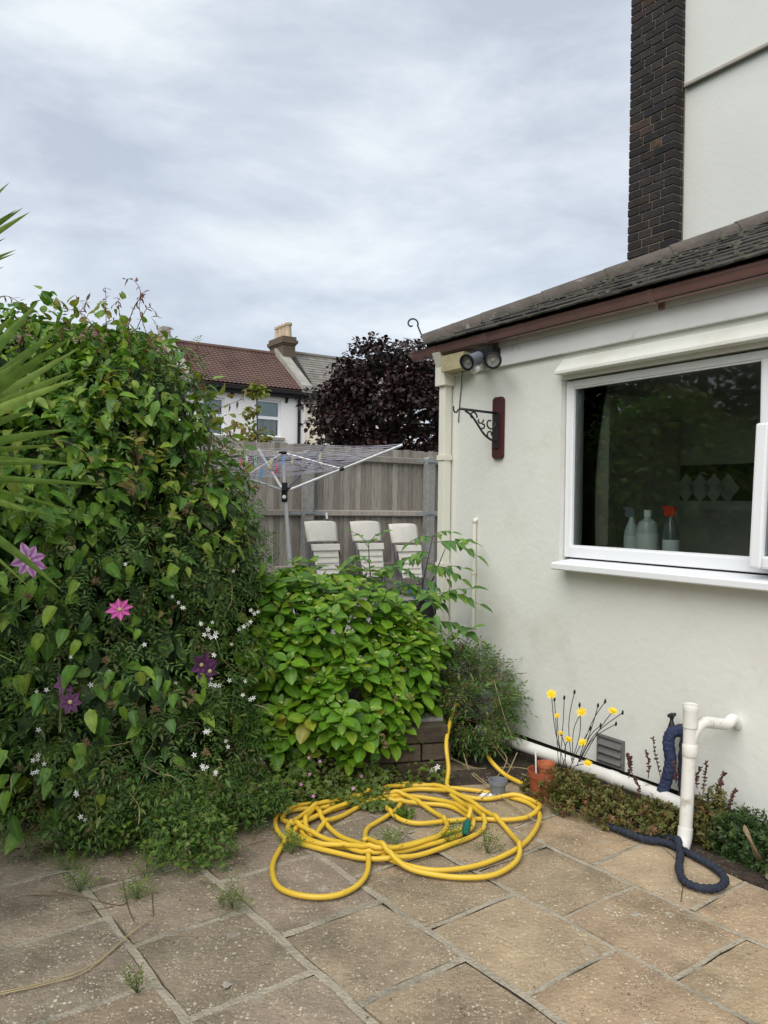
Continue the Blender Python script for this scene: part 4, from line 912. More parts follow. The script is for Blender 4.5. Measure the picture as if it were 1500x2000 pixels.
scatter('crown', [leaf_proto(.75, 3, 'ovate', .2, .2)], P, frame(unit(Nn + [0, 0, -.5]), unit([0, 0, 1] + .7 * rand_dirs(len(P)))), RNG.uniform(.06, .10, len(P)), 'leaf_new', yt)
# the tall evergreen hedge along the side boundary, outside the frame: it is what the kitchen window mirrors
bh = thing('boundary_hedge', (-6.5, 3, 0), 'tall dark evergreen hedge along the side boundary, mirrored in the kitchen window', 'hedge')
for i, (x, y, h_, w_) in enumerate([(-6.3, 2.2, 7.1, 1.9), (-6.6, 4.4, 7.4, 2.0), (-6.9, 6.6, 6.8, 1.8), (-6.4, .2, 7.1, 1.9), (-9.2, 8.6, 5.8, 1.8)]):
    b = MB(); b.tube([(x, y, 0), (x, y, h_ * .6)], [.14, .06], 8); b.build('trunk', 'bark', bh)
    P, Nn, Dp = ell_shell([((x, y, h_ * .5), (w_, w_, h_ * .55))], 9000, .55, 1.03, .10)
    scatter('crown', [leaf_proto(.6, 2, 'ovate', .2, .2)], P, frame(unit(Nn + [0, 0, -.3]), unit(Nn + [0, 0, .8] + .5 * rand_dirs(len(P)))), RNG.uniform(.15, .26, len(P)), 'leaf_dark', bh)

# ------------------------------------------------------------------ rotary airer and pegs
HB = AT(556, 957, 8.6); PT = AT(553, 884, 8.6); PB = AT(572, 1215, 8.62); PB[2] = .45
ai = thing('rotary_airer', PB, 'open rotary clothes airer of white arms and grey lines on a steel pole', 'clothes airer')
b = MB(); b.tube([PB, HB - (HB - PB) * .45], .023, 12); b.tube([HB - (HB - PB) * .451, HB + [0, 0, .02]], .020, 12); b.tube([HB, PT], .017, 12); b.build('pole', 'aluminium', ai, smooth='auto')
b = MB(); b.lathe(HB - [0, 0, .07], [(.030, -.06), (.033, -.05), (.033, .05), (.045, .06), (.045, .085), (.033, .09), (.030, .15)], sides=16); b.fbox(lambda a, c, d_: HB + np.array([a, c, d_]), -.07, .07, -.02, .02, -.005, .025); b.fbox(lambda a, c, d_: HB + np.array([a, c, d_]), -.02, .02, -.07, .07, -.0051, .0251); hub = b.build('hub', 'plastic_black', ai, smooth='auto')
b = MB(); b.lathe(HB + [-.0, -.036, -.075], [(.022, 0), (.018, .005)], (0, -1, 0), 12); b.build('badge', 'cap_white', hub)
b = MB(); b.lathe(PT - [0, 0, .02], [(.03, 0), (.045, .012), (.045, .03), (.02, .035)], sides=14); b.build('top_cap', 'plastic_black', ai, smooth='auto')
tips = [AT(786, 869, 8.45), AT(634, 870, 9.55), AT(505, 878, 9.3), AT(385, 902, 7.7)]
mids = []
for k, tp in enumerate(tips):
    b = MB(); st = HB + unit((tp - HB) * [1, 1, 0]) * .05; b.tube([st, tp], .015 if k != 1 else .014, 8); b.build('arm', 'aluminium' if k != 1 else 'airer_dark', ai, smooth='auto')
    md = st + (tp - st) * .47; mids.append(md); b = MB(); b.tube([PT, md], .0095, 6); b.build('strut', 'aluminium', ai, smooth='auto')
    b = MB(); b.lathe(md - unit(tp - st) * .025, [(.021, 0), (.021, .05)], tp - st, 10); b.build('joint', 'plastic_black', ai)
b = MB()
for lv in np.linspace(.42, .985, 12):
    ps = [HB + (tp - HB) * lv + [0, 0, .014] for tp in tips]
    for k in range(4):
        if k == 0 or True:
            a_, c_ = ps[k], ps[(k + 1) % 4]; sag = .012 + .02 * RNG.random(); b.tube([a_ + (c_ - a_) * t - np.array([0, 0, sag * 4 * t * (1 - t)]) for t in np.linspace(0, 1, 7)], .0029, 4)
b.build('clothes_lines', 'line_cord', ai)
def peg(px, py, D, m, lab):
    P = AT(px, py, D); b = MB(); ang = RNG.uniform(-.25, .25)
    f = lambda a, c, d_: P + np.array([a * math.cos(ang) + d_ * math.sin(ang), c, d_ * math.cos(ang) - a * math.sin(ang)])
    b.prism(lambda a, x_, z_: f(x_, a, z_), [(-.014, .05), (-.006, .05), (-.001, .01), (-.001, -.05), (-.012, -.05), (-.010, .0)], -.008, .008); b.prism(lambda a, x_, z_: f(x_, a, z_), [(.014, .05), (.006, .05), (.001, .01), (.001, -.05), (.012, -.05), (.010, .0)], -.008, .008)
    tag(rebase(b.build('clothes_peg', m)), lab, 'clothes peg', 'pegs on the airer lines')
for a in [(471, 904, 8.2, 'peg_pink', 'pale pink clothes peg hanging beside the hedge end of the airer lines'), (482, 899, 8.2, 'peg_white', 'off-white clothes peg on the airer next to the pale pink peg'), (499, 900, 8.1, 'peg_green', 'mint green clothes peg on the airer line'),
          (529, 906, 8.1, 'peg_yellow', 'yellow clothes peg hanging just beside the red peg on the airer'), (540, 915, 8.2, 'peg_pink', 'bright red-pink clothes peg hanging close beside the airer pole'), (553, 900, 8.3, 'peg_blue', 'blue clothes peg hanging in front of the top of the airer pole'),
          (510, 925, 8.0, 'peg_blue', 'blue clothes peg hanging lowest on the airer near the hedge'), (571, 897, 8.9, 'peg_yellow', 'yellow clothes peg on the strut side of the airer pole'), (625, 892, 9.3, 'peg_yellow', 'cream-yellow clothes peg by the dark arm of the airer')]: peg(*a)

# ------------------------------------------------------------------ folding chairs leaning on the fence
def chair(pxc, pyt, label, sticker=False):
    uc, zt = FW(pxc, pyt, -.30); z0 = .45; hgt = zt - z0
    t = thing('folding_chair', FN(uc, -.45, z0), label, 'chair', 'folded chairs leaning against the fence')
    f = lambda a, d, z: FN(uc + a, -.52 + z / hgt * .24 - d, z0 + z)      # leaning frame: a across, d out towards the yard, z up the chair
    for sgn in (-1, 1):
        b = MB(); b.tube([f(sgn * .195, .0, .0), f(sgn * .195, .0, hgt - .03)], .0125, 8); b.build('leg', 'airer_dark', t, smooth='auto')
        b = MB(); b.tube([f(sgn * .168, .055, .02), f(sgn * .168, .04, hgt * .62)], .011, 8); b.build('leg', 'airer_dark', t, smooth='auto')
    b = MB(); b.tube([f(-.195, 0, .12), f(.195, 0, .12)], .009, 6); b.tube([f(-.168, .054, .07), f(.168, .054, .07)], .009, 6); b.build('stretcher', 'airer_dark', t)
    b = MB(); n = 10; h0 = hgt - .245; vs = []; fs = []
    for i in range(n + 1):
        x = -1 + 2 * i / n; dd = .035 - .045 * x * x
        for (z, de, sc) in ((h0, 0, .93), (h0 + .015, .012, .96), (hgt - .05, .012, 1.0), (hgt - .012, .004, .985), (hgt, -.014, .95)): vs.append(f(x * .222 * sc, dd + de, z + .012 * (1 - x * x)))
    m_ = 5
    for i in range(n):
        for j in range(m_ - 1): fs.append((i * m_ + j, (i + 1) * m_ + j, (i + 1) * m_ + j + 1, i * m_ + j + 1))
    o = b.add(vs, fs).build('backrest', 'chair_plastic', t, smooth='auto'); md = o.modifiers.new('thick', 'SOLIDIFY'); md.thickness = .018; md.offset = 0
    b = MB(); s0, s1 = hgt - .68, hgt - .265; sf = lambda a, d, z: f(a * (.86 + .14 * (z - s0) / (s1 - s0)), .065 + d, z)
    b.fbox(sf, -.178, .178, -.012, .004, s0, s1); b.fbox(sf, -.192, .192, -.02, .026, s1 - .075, s1 + .004); st_ = b.build('seat', 'chair_plastic', t, bevel=.007)
    for k in range(4):
        zz = s0 + .05 + k * .07; b = MB(); b.fbox(sf, -.155, .155, .0045, .017, zz, zz + .03); b.build('rib', 'chair_plastic', st_, bevel=.004)
    if sticker:
        b = MB(); b.fbox(f, -.035, -.012, .0465, .0475, hgt - .15, hgt - .05); b.fbox(f, -.011, .02, .0465, .0475, hgt - .07, hgt - .035); b.fbox(f, .021, .033, .0465, .0475, hgt - .14, hgt - .04); b.build('sticker', 'plastic_blue', o)
        b = MB(); b.fbox(f, -.012, .018, .0466, .0476, hgt - .20, hgt - .152); b.build('sticker', 'cap_white', o)
chair(627, 1020, 'folded white plastic chair with a blue sticker on its backrest', True)
chair(714, 1020, 'plain folded white plastic chair in the middle, beside the upright cane')
chair(788, 1025, 'folded white plastic chair nearest the house, partly behind the leafy sapling')
u_, z_ = FW(685, 1003, -.7); b = MB(); u2, _ = FW(694, 1160, -.75); b.tube([FN(u2, -.78, .45), FN(u_, -.12, z_ - .08)], .010, 8); cn = thing('garden_cane', FN(u2, -.78, .45), 'thin upright pole with a pale tip leaning on the fence between two folded chairs', 'pole'); b.build('shaft', 'stem_brown', cn)
b = MB(); b.tube([FN(u_, -.12, z_ - .079), FN(u_, -.105, z_ + .0)], .014, 8); b.build('tip', 'cap_white', cn)
# things on the yard by the house corner
P = AT(846, 1150, 8.2); P[2] = .45; t = thing('watering_can', P, 'blue plastic watering can on the yard beside the house corner', 'watering can')
b = MB(); b.lathe(P, [(.10, 0), (.12, .02), (.11, .26), (.10, .28), (.05, .285)], sides=16); b.build('body', 'plastic_blue', t, smooth='auto'); b = MB(); b.tube(spline([P + [-.08, 0, .08], P + [-.2, 0, .22], P + [-.27, 0, .33]], 4), .016, 8); b.build('spout', 'plastic_blue', t); b = MB(); b.tube(spline([P + [.02, 0, .28], P + [.04, 0, .38], P + [.14, 0, .34], P + [.12, 0, .1]], 4), .012, 8); b.build('handle', 'plastic_blue', t)
P = AT(862, 1185, 7.9); P[2] = .45; b = MB(); b.fbox(lambda a, c, d_: P + EV * a + WV * c + np.array([0, 0, d_]), -.22, .06, -.1, .14, 0, .22); tag(rebase(b.build('crate', 'plastic_black', bevel=.01)), 'black plastic crate on the yard below the blue watering can', 'crate')

# ------------------------------------------------------------------ yellow hose
def lay(path, r, base=.006):
    """heights for a hose lying over itself"""
    P = path.copy(); n = len(P); z = np.zeros(n) + base; st = np.r_[0, np.cumsum(np.linalg.norm(np.diff(P[:, :2], axis=0), axis=1))]
    for i in range(n):
        far = st[:i] < st[i] - 6 * r
        if far.any():
            dd = np.linalg.norm(P[:i][far][:, :2] - P[i, :2], axis=1); zz = z[:i][far]; m = dd < 2.0 * r
            if m.any(): z[i] = max(base, (zz[m] + np.sqrt(np.maximum((2 * r) ** 2 - dd[m] ** 2, 0)) * .93).max())
    zz = z.copy()
    for _ in range(3):
        k = 4; pad = np.r_[[zz[0]] * k, zz, [zz[-1]] * k]; sm = np.convolve(pad, np.ones(2 * k + 1) / (2 * k + 1), 'valid'); zz = np.maximum(sm, z * .9 + sm * .1)
    P[:, 2] = np.minimum(zz, .12) + r; return P
Z5 = lambda L_: [(500 + x * .4, 1380 + y * .4) for x, y in L_]
hr = .0118
HP = [(945, 412), (1010, 418), (1120, 432), (1230, 455), (1330, 488), (1384, 540), (1368, 610), (1305, 690), (1200, 752), (1060, 800), (900, 820), (780, 806), (660, 768), (580, 722), (535, 665), (545, 612), (610, 570), (680, 522), (716, 468), (660, 480), (640, 522), (690, 566), (790, 588), (930, 576), (1080, 566), (1230, 570), (1340, 555), (1388, 515), (1340, 480), (1230, 462), (1120, 468), (1020, 455), (930, 425), (820, 396), (720, 392), (610, 420), (480, 462), (340, 506), (200, 520), (110, 548), (96, 600), (140, 660), (260, 700), (400, 735), (520, 762), (660, 772), (800, 745), (940, 695), (1060, 650), (1118, 596), (1080, 530), (1000, 462), (880, 415), (760, 404), (640, 418), (500, 480), (380, 520), (290, 552), (228, 590), (236, 650), (330, 690), (480, 712), (640, 712), (790, 680), (930, 636), (1040, 600), (1010, 540), (930, 500), (800, 492), (690, 490), (560, 478), (430, 510), (300, 560), (200, 622), (120, 712), (80, 800), (100, 890), (180, 935), (300, 952), (410, 938), (500, 890), (545, 820), (540, 730), (490, 690), (400, 645), (320, 570), (290, 520),
      (240, 600), (280, 650), (330, 600), (420, 552), (520, 500), (650, 470), (800, 460), (940, 490), (1030, 560), (1058, 610), (960, 660), (820, 700), (660, 742), (520, 745), (380, 690), (250, 640), (170, 600), (130, 560), (220, 508), (380, 470), (560, 462), (720, 470), (860, 530), (930, 600), (900, 660), (760, 718), (600, 752), (430, 722), (300, 705), (200, 665), (160, 610), (300, 515), (480, 478), (650, 440), (800, 418), (930, 440), (1090, 520), (1190, 585), (1258, 660), (1288, 730), (1255, 790), (1150, 845), (1000, 855), (850, 838), (720, 806), (600, 742), (545, 690), (520, 700)]
pts = [G(*p) for p in Z5(HP)]; path = spline(pts, 6)
d_ = np.r_[0, np.cumsum(np.linalg.norm(np.diff(path, axis=0), axis=1))]; ss = np.arange(0, d_[-1], .016); path = np.stack([np.interp(ss, d_, path[:, k]) for k in range(3)], 1)
path = lay(path, hr)
A_ = G(876, 1545); top = AT(872, 1445, A_[1] + .14)
rise = spline([XYZ(.50, 5.20, .30), XYZ(.46, 5.02, .33), top, AT(876, 1500, A_[1] + .04), path[0] + [-.015, .01, .02], path[0]], 6)
ho = thing('garden_hose', path.mean(0) * [1, 1, 0], 'long yellow garden hose lying in loose tangled coils on the paving', 'hose')
b = MB(); b.tube(np.vstack([rise, path[1:]]), hr, 10); b.build('hose', 'hose_yellow', ho, smooth=True)
c0 = G(910, 1622, .03); c1 = G(915, 1598, .06); ax = unit(c1 - c0); b = MB(); b.lathe(c0, [(.012, -.035), (.019, -.03), (.021, .005), (.018, .03), (.020, .034), (.0165, .06)], ax, 16); cno = b.build('connector', 'hose_green', ho, smooth='auto')
b = MB(); b.lathe(c0 - ax * .036, [(.011, 0), (.004, .0)], ax, 12); b.build('nozzle_bore', 'plastic_black', cno)
end = spline([c1 + ax * .0, c1 + ax * .06 + [0, 0, .008], G(905, 1570, .06), G(880, 1552, .05)], 6); b = MB(); b.tube(end, hr, 10); b.build('hose_end', 'hose_yellow', ho, smooth=True)
l2 = spline([AT(948, 1470, 5.1), G(962, 1490, .08), G(985, 1512, .04), G(1010, 1526, .028), G(1032, 1534, .026)], 8); b = MB(); b.tube(l2, .0125, 10)
h2 = thing('garden_hose', l2[len(l2) // 2], 'short yellow hose length coming out of the plants behind the flower pots', 'hose'); b.build('hose', 'hose_yellow', h2, smooth=True)

# ------------------------------------------------------------------ pots, lagged pipe, stick and small litter
P = G(1061, 1562, 0); R1 = 30 / FPX * P[1] * .98
t = thing('flower_pot', P, 'large terracotta-red plastic plant pot standing by the corner of the weeds', 'plant pot')
b = MB(); b.lathe(P, [(.058, 0), (.064, .004), (.078, .132), (.086, .133), (.088, .165), (.083, .165), (.074, .11), (.0, .105)], sides=28, caps=False); b.build('pot', 'pot_red', t, smooth='auto'); b = MB(); b.lathe(P, [(.072, .115), (.0, .122)], sides=16, caps=False); b.build('soil', 'soil', t)
Q = P + [.02, .03, .118]
t = thing('flower_pot', Q, 'small orange plastic pot sitting inside the larger terracotta pot', 'plant pot')
b = MB(); b.lathe(Q, [(.036, 0), (.042, .055), (.048, .056), (.049, .078), (.044, .078), (.038, .05)], sides=22); b.build('pot', 'pot_orange', t, smooth='auto')
b = MB(); b.tube([Q + [-.05, .02, -.01], Q + [-.055, .03, .14]], .005, 6); tag(rebase(b.build('plant_label', 'cap_white')), 'thin pale plant stick poking up from the terracotta pot', 'stick')
P = G(972, 1556, 0); t = thing('flower_pot', P, 'small grey plastic pot beside the hose coils', 'plant pot'); b = MB(); b.lathe(P, [(.036, 0), (.044, .072), (.052, .073), (.053, .095), (.048, .095), (.040, .04), (0, .035)], sides=24, caps=False); b.build('pot', 'pot_grey', t, smooth='auto')
b = MB(); k = 12; P = G(952, 1560, 0); vs = []
for i in range(k):
    for j in range(5): a = 2 * PI * i / k; r = .034 * (1 - j * .2) * (1 + .4 * math.sin(i * 2.7 + j)); vs.append(P + [math.cos(a) * r * 1.3, math.sin(a) * r, .004 + .02 * math.sin(j * .7) * (1 + .5 * math.sin(i * 3.1 + j * 2))])
b.add(vs, [(i * 5 + j, ((i + 1) % k) * 5 + j, ((i + 1) % k) * 5 + j + 1, i * 5 + j + 1) for i in range(k) for j in range(4)]); tag(rebase(b.build('plastic_bag', 'cap_white')), 'crumpled scrap of white plastic beside the small grey pot', 'litter')
lp = [G(1180, 1618), G(1215, 1632), G(1258, 1648), G(1300, 1655), G(1338, 1672), G(1372, 1690), G(1402, 1710), G(1416, 1730), G(1400, 1745), G(1365, 1744), G(1335, 1730), G(1326, 1705), G(1328, 1680), G(1318, 1655), G(1290, 1640), G(1262, 1642)]
pth = spline(lp, 8); d_ = np.r_[0, np.cumsum(np.linalg.norm(np.diff(pth, axis=0), axis=1))]; ss = np.arange(0, d_[-1], .007); pth = np.stack([np.interp(ss, d_, pth[:, k]) for k in range(3)], 1)
pth = lay(pth, .017); b = MB(); b.tube(pth, [.0165 + .0018 * math.sin(i * 1.55) + .001 * math.sin(i * .37) for i in range(len(pth))], 12)
tag(rebase(b.build('lagged_pipe', 'lag_blue', smooth=True)), 'dark blue lagged pipe bent in a loop on the paving by the white soil pipe', 'pipe')
P = G(1226, 1608, .03); b = MB(); b.lathe(P, [(.022, -.06), (.022, .02), (.018, .02), (.018, -.05)], (-.2, -.9, .25), 16); tag(rebase(b.build('pipe_end', 'hose_green', smooth='auto')), 'open end of a green plastic pipe poking out of the low shrubs', 'pipe')
sp = [G(1504, 1722, .012), G(1486, 1690, .03), AT(1470, 1655, 3.40), AT(1455, 1620, 3.42)]; b = MB(); sw = [.022, .026, .020, .012]
sp = spline(sp, 4); vs = []
for i, p in enumerate(sp):
    w = .018 + .006 * math.sin(i * 1.3) - .008 * i / len(sp); vs += [p + TV * w + [0, 0, .0], p - TV * w * .9 + [0, 0, .006], p - TV * w * .4 + [0, 0, .020], p + TV * w * .5 + [0, 0, .016]]
fs = [(4 * i + j, 4 * i + (j + 1) % 4, 4 * i + 4 + (j + 1) % 4, 4 * i + 4 + j) for i in range(len(sp) - 1) for j in range(4)] + [(0, 1, 2, 3), tuple(4 * (len(sp) - 1) + j for j in range(4))]
tag(rebase(b.add(vs, fs).build('broken_stick', 'dry_wood')), 'pale splintered wooden stick leaning on the dark shrubs at the wall', 'stick')
# ------------------------------------------------------------------ climbing hedge of clematis and jasmine
HE = [((-1.86, 4.72, 1.17), (1.02, 1.02, 1.42)), ((-2.75, 4.45, 1.30), (1.10, 1.0, 1.32)), ((-1.45, 4.35, .55), (.80, .72, .70)), ((-2.35, 4.15, .60), (.85, .62, .75)), ((-3.6, 4.3, 1.2), (.9, 1.0, 1.3)), ((-1.62, 4.82, 2.02), (.50, .5, .52)), ((-2.25, 4.6, 2.15), (.6, .6, .50)), ((-1.50, 4.6, 2.10), (.42, .42, .44)), ((-.99, 4.62, 1.22), (.30, .40, .62))]
CLEM = [leaf_proto(.62, 5, 'heart', .16, .25), leaf_proto(.56, 5, 'heart', .26, .35, .02), leaf_proto(.50, 5, 'ovate', .12, .30, .015), leaf_proto(.66, 5, 'heart', .05, .15, .03)]
def sprig(n=3, W=.34, arch=.25, term=1.3, gap=.24):
    it = []
    lf = leaf_proto(W, 2, 'lance', .12, .1)
    for i in range(n):
        y = .15 + i * gap; z = -arch * y * y
        for sg in (-1, 1): it.append((lf, frame1([sg * .85, .45, -.15], [0, 0, 1]), np.array([0, y, z]), .30 - .02 * i))
    y = .15 + n * gap; it.append((lf, frame1([0, 1, -.4], [0, 0, 1]), np.array([0, y - .1, -arch * y * y]), .30 * term))
    st = (np.array([(-.006, 0, 0), (.006, 0, 0), (0, y, -arch * y * y)]), np.array([[0, 1, 2]]), np.zeros((0, 4), int))
    it.append((st, np.eye(3), np.zeros(3), 1.0)); return join_protos(it)
JAS = [sprig(3), sprig(3, .30, .5), sprig(4, .30, .35, 1.2, .2), sprig(2, .4, .2, 1.5, .28)]
hedge = thing('clematis', (-1.9, 4.3, 0), 'clematis climbing over the tall leafy mound, heart-shaped leaves and mauve flowers', 'climber')
jasm = thing('jasmine', (-1.3, 4.2, 0), 'fine-leaved white jasmine tangled through the climbing mound at its flank and foot', 'climber')
def facing(P, Nn): return np.sum(unit(EYE - P) * Nn, 1)
def pix(P):
    d = P - EYE; z = d @ FWD; return 750 + FPX * (d @ RGT) / z, 1000 - FPX * (d @ UPV) / z
P, Nn, Dp = ell_shell(HE, 50000, .72, 1.06, .13, 3.4)
px, py = pix(P); fc = facing(P, Nn)
ok = (P[:, 2] > .08) & ((fc > -.35) | (RNG.random(len(P)) < .45))
# where the clematis is: upper and outer parts, patches lower down
pb = np.clip((P[:, 2] - .95) / .6, 0, 1) * np.clip((-1.05 - P[:, 0]) / .6, .22, 1) + np.clip((-1.75 - P[:, 0]) / .5, 0, .85) + .25 * (wob(P, 3.5) > .45)
ok &= RNG.random(len(P)) < np.clip(pb, .07, 1)
P, Nn, Dp, fc, px, py = [a[ok] for a in (P, Nn, Dp, fc, px, py)]
n = len(P); Dd = unit(Nn * .55 + np.array([0, 0, -.75]) + .75 * rand_dirs(n)); Up = unit(Nn * .7 + np.array([0, 0, .65]) + .40 * rand_dirs(n))
S = RNG.uniform(.055, .108, n) * np.where(P[:, 2] > 2.2, .85, 1); Rm = frame(Dd, Up)
score = fc * .5 - Dp * 1.2 + RNG.random(n) * .35 + (S - .09) * 6; score[(px < 5) | (px > 560) | (py > 1700) | (fc < .15)] = -9
top = np.argsort(-score)[:290]; msk = np.zeros(n, bool); msk[top] = True
leaf_objects('leaf', 'clematis', CLEM, P[msk], Rm[msk], S[msk], 'leaf_clematis', hedge)
scatter('foliage', CLEM, P[~msk], Rm[~msk], S[~msk], 'leaf_clematis', hedge, smooth=True)
# pale and bronze new growth along the top and the sunny end
P, Nn, Dp = ell_shell(HE[:2], 14000, .94, 1.06, .10, 2.6); px, py = pix(P)
ok = (Nn[:, 2] > .25) | ((P[:, 0] > -1.1) & (P[:, 2] > 1.0)); ok &= RNG.random(len(P)) < np.where((P[:, 0] > -1.5), .42, .10); P, Nn = P[ok], Nn[ok]; n = len(P)
scatter('new_leaves', CLEM[:3], P, frame(unit(Nn + [0, 0, -.1] + .7 * rand_dirs(n)), unit(Nn + [0, 0, .8] + .4 * rand_dirs(n))), RNG.uniform(.035, .085, n), 'leaf_new', hedge, smooth=True)
# jasmine sprigs everywhere, densest low and on the near flank
JE = HE + [((-1.16, 4.05, .30), (.54, .45, .42)), ((-1.60, 3.95, .28), (.7, .42, .38)), ((-.95, 4.55, .85), (.29, .35, .78)), ((-.95, 4.12, .26), (.30, .30, .36))]
P, Nn, Dp = ell_shell(JE, 42000, .80, 1.06, .10, 3.2); fc = facing(P, Nn)
ok = (P[:, 2] > .03) & (fc > -.45); pj = np.where(P[:, 2] < 1.7, .85, .45) * np.where(P[:, 0] > -1.7, 1, .55); ok &= RNG.random(len(P)) < pj; P, Nn, Dp = P[ok], Nn[ok], Dp[ok]; n = len(P)
scatter('foliage', JAS, P, frame(unit(Nn * .8 + [0, 0, -.35] + .75 * rand_dirs(n)), unit(Nn * .5 + [0, 0, .7] + .35 * rand_dirs(n))), RNG.uniform(.07, .135, n), 'leaf_jasmine', jasm)
# inner mass in darker leaves: the tangle's shade is put into their colour
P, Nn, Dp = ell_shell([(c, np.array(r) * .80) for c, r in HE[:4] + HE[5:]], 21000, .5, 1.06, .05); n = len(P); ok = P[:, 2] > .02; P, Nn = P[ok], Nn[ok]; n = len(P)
scatter('inner_foliage', [leaf_proto(.6, 2, 'ovate', .1, .1)], P, frame(unit([0, 0, -1] + .7 * rand_dirs(n)), unit(Nn + .3 * rand_dirs(n))), RNG.uniform(.10, .17, n), 'leaf_dark', jasm)['label'] = 'leaves inside the tangle, shade put into their dark colour'
# woody tangle, dead stems and tendrils
b = MB(); bd = MB()
for i in range(330):
    e = JE[RNG.choice(len(JE), p=np.array([4, 3, 4, 3, .5, .5, .5, .25, .25, 3, 2, 2, .5]) / 23.5)]; d0 = rand_dirs(1)[0]; d0[1] = -abs(d0[1]); p = np.array(e[0]) + d0 * np.array(e[1]) * RNG.uniform(.92, 1.05)
    if p[2] < .05 or p[0] < -2.6: continue
    L_ = RNG.uniform(.08, .28); v = unit(rand_dirs(1)[0] * .8 + [0, -.1, -.5]); q = [p]
    for k in range(4): v = unit(v + .45 * rand_dirs(1)[0] + [0, 0, -.15]); q.append(q[-1] + v * L_ / 4)
    q = [x * [1, 1, 0] + [0, 0, max(x[2], .03)] for x in q]
    (bd if RNG.random() < .45 else b).tube(spline(q, 2), RNG.uniform(.0010, .0022), 4, caps=False)
b.build('stems', 'stem_brown', jasm)['kind'] = 'stuff'; bd.build('dead_stems', 'straw', jasm)['kind'] = 'stuff'
b = MB()
for (x, y, bz) in [(-1.55, 4.3, 0), (-1.2, 4.25, 0), (-1.9, 4.2, 0), (-2.3, 4.3, 0), (-.98, 4.4, 0), (-1.4, 4.5, 0)]:
    q = [np.array([x, y, bz])]
    for k in range(6): q.append(q[-1] + np.array([RNG.uniform(-.12, .12), RNG.uniform(-.08, .12), .33]))
    b.tube(spline(q, 4), np.linspace(.02, .008, 25), 6)
b.build('main_stems', 'stem_brown', hedge, smooth=True)
# thin shoots against the sky
b = MB(); LP = []; LD = []; LS = []
shoots = [[(255, 690), (250, 640), (262, 600), (275, 575), (262, 548), (240, 545)], [(268, 640), (290, 600), (312, 622)], [(215, 690), (208, 640), (207, 590), (206, 560)], [(300, 700), (285, 650), (272, 600), (280, 570)], [(140, 690), (120, 650), (150, 615), (170, 590), (150, 588)], [(200, 700), (190, 650), (160, 612), (135, 605)], [(330, 720), (330, 690), (345, 668), (300, 630)], [(60, 690), (40, 650), (28, 615), (5, 610)], [(30, 690), (48, 640), (52, 605), (20, 580), (0, 580)], [(90, 700), (78, 660), (100, 640)], [(275, 700), (300, 660), (335, 640)], [(400, 830), (425, 800), (470, 780), (478, 760)], [(430, 880), (455, 850), (462, 825)], [(370, 770), (395, 740), (380, 725)], [(345, 720), (372, 700), (385, 690), (384, 672)], [(230, 690), (235, 640), (232, 600), (230, 580)], [(465, 930), (492, 905), (500, 895)], [(350, 760), (340, 720), (318, 700)]]
for sh in shoots:
    D0 = RNG.uniform(4.15, 4.7); q = spline([AT(x, y, D0 + .05 * i * RNG.uniform(-1, 1)) for i, (x, y) in enumerate(sh)], 6); b.tube(q, np.linspace(.0028, .0012, len(q)), 4, caps=False)
    for i in range(3, len(q), 2):
        for _ in range(2): LP.append(q[i]); LD.append(unit(q[min(i + 1, len(q) - 1)] - q[i - 1] + .9 * rand_dirs(1)[0])); LS.append(RNG.uniform(.025, .055))
b.build('shoots', 'stem_red', jasm)['kind'] = 'stuff'
LP = np.array(LP); n = len(LP); scatter('shoot_leaves', [leaf_proto(.30, 3, 'lance', .15, .2)], LP, frame(np.array(LD), unit([0, -.3, 1] + .5 * rand_dirs(n))), np.array(LS), 'leaf_bronze', jasm)
Pn = []; 
for (x, y) in [(234, 578), (208, 592), (190, 598), (222, 600), (205, 605), (228, 628), (216, 618), (250, 652), (290, 668), (300, 655), (52, 640), (80, 645), (60, 655), (20, 640), (110, 640), (165, 620), (180, 612), (460, 818), (470, 830), (440, 845), (405, 810)]:
    for _ in range(3): Pn.append(AT(x + RNG.uniform(-9, 9), y + RNG.uniform(-7, 7), RNG.uniform(4.3, 4.6)))
Pn = np.array(Pn); n = len(Pn); scatter('tip_leaves', CLEM[:3], Pn, frame(unit([0, 0, -.5] + .8 * rand_dirs(n)), unit([0, -.6, .6] + .5 * rand_dirs(n))), RNG.uniform(.03, .055, n), 'leaf_new', hedge)
# clematis flowers: six to eight petals round a pale boss
def clem_flower(px, py, r, m, npet, open_=.2, label=None, tilt=(0, 0, 0), D=None):
    h_ = ell_hit(px, py, JE, 1.06) if D is None else (0, AT(px, py, D), np.array([0, -1, 0]))
    P = h_[1] + unit(EYE - h_[1]) * .05; nz = unit(unit(EYE - P) + np.array(tilt)); x = unit(np.cross(nz, [0, 0, 1.0])); y = np.cross(nz, x)
    c = MB(); c.lathe(P, [(.004, 0), (.011, .004), (.009, .012), (.003, .014)], nz, 10); c = c.build('clematis_flower', 'stamen', hedge, smooth=True)
    if label: c['label'] = label
    pr = leaf_proto(.56, 4, 'ovate', .16, .12, .02)
    for k in range(npet):
        a = 2 * PI * k / npet + .25; d_ = x * math.cos(a) + y * math.sin(a); Rf = frame1(d_ + nz * open_, nz)
        V = (pr[0] @ Rf.T) * r * RNG.uniform(.9, 1.05) + P + d_ * .006; me = np_mesh('petal', V, [pr[1], pr[2]], rib=(np.abs(pr[0][:, 0]) < 1e-9)); link('petal', me, m, c, True)
clem_flower(54, 1094, .072, 'petal_mauve', 8, .15, 'large pale mauve flower with darker stripes', (.35, 0, .3), 3.35)
clem_flower(234, 1192, .058, 'petal_magenta', 8, .3, 'magenta-pink starry flower', (-.2, 0, .6))
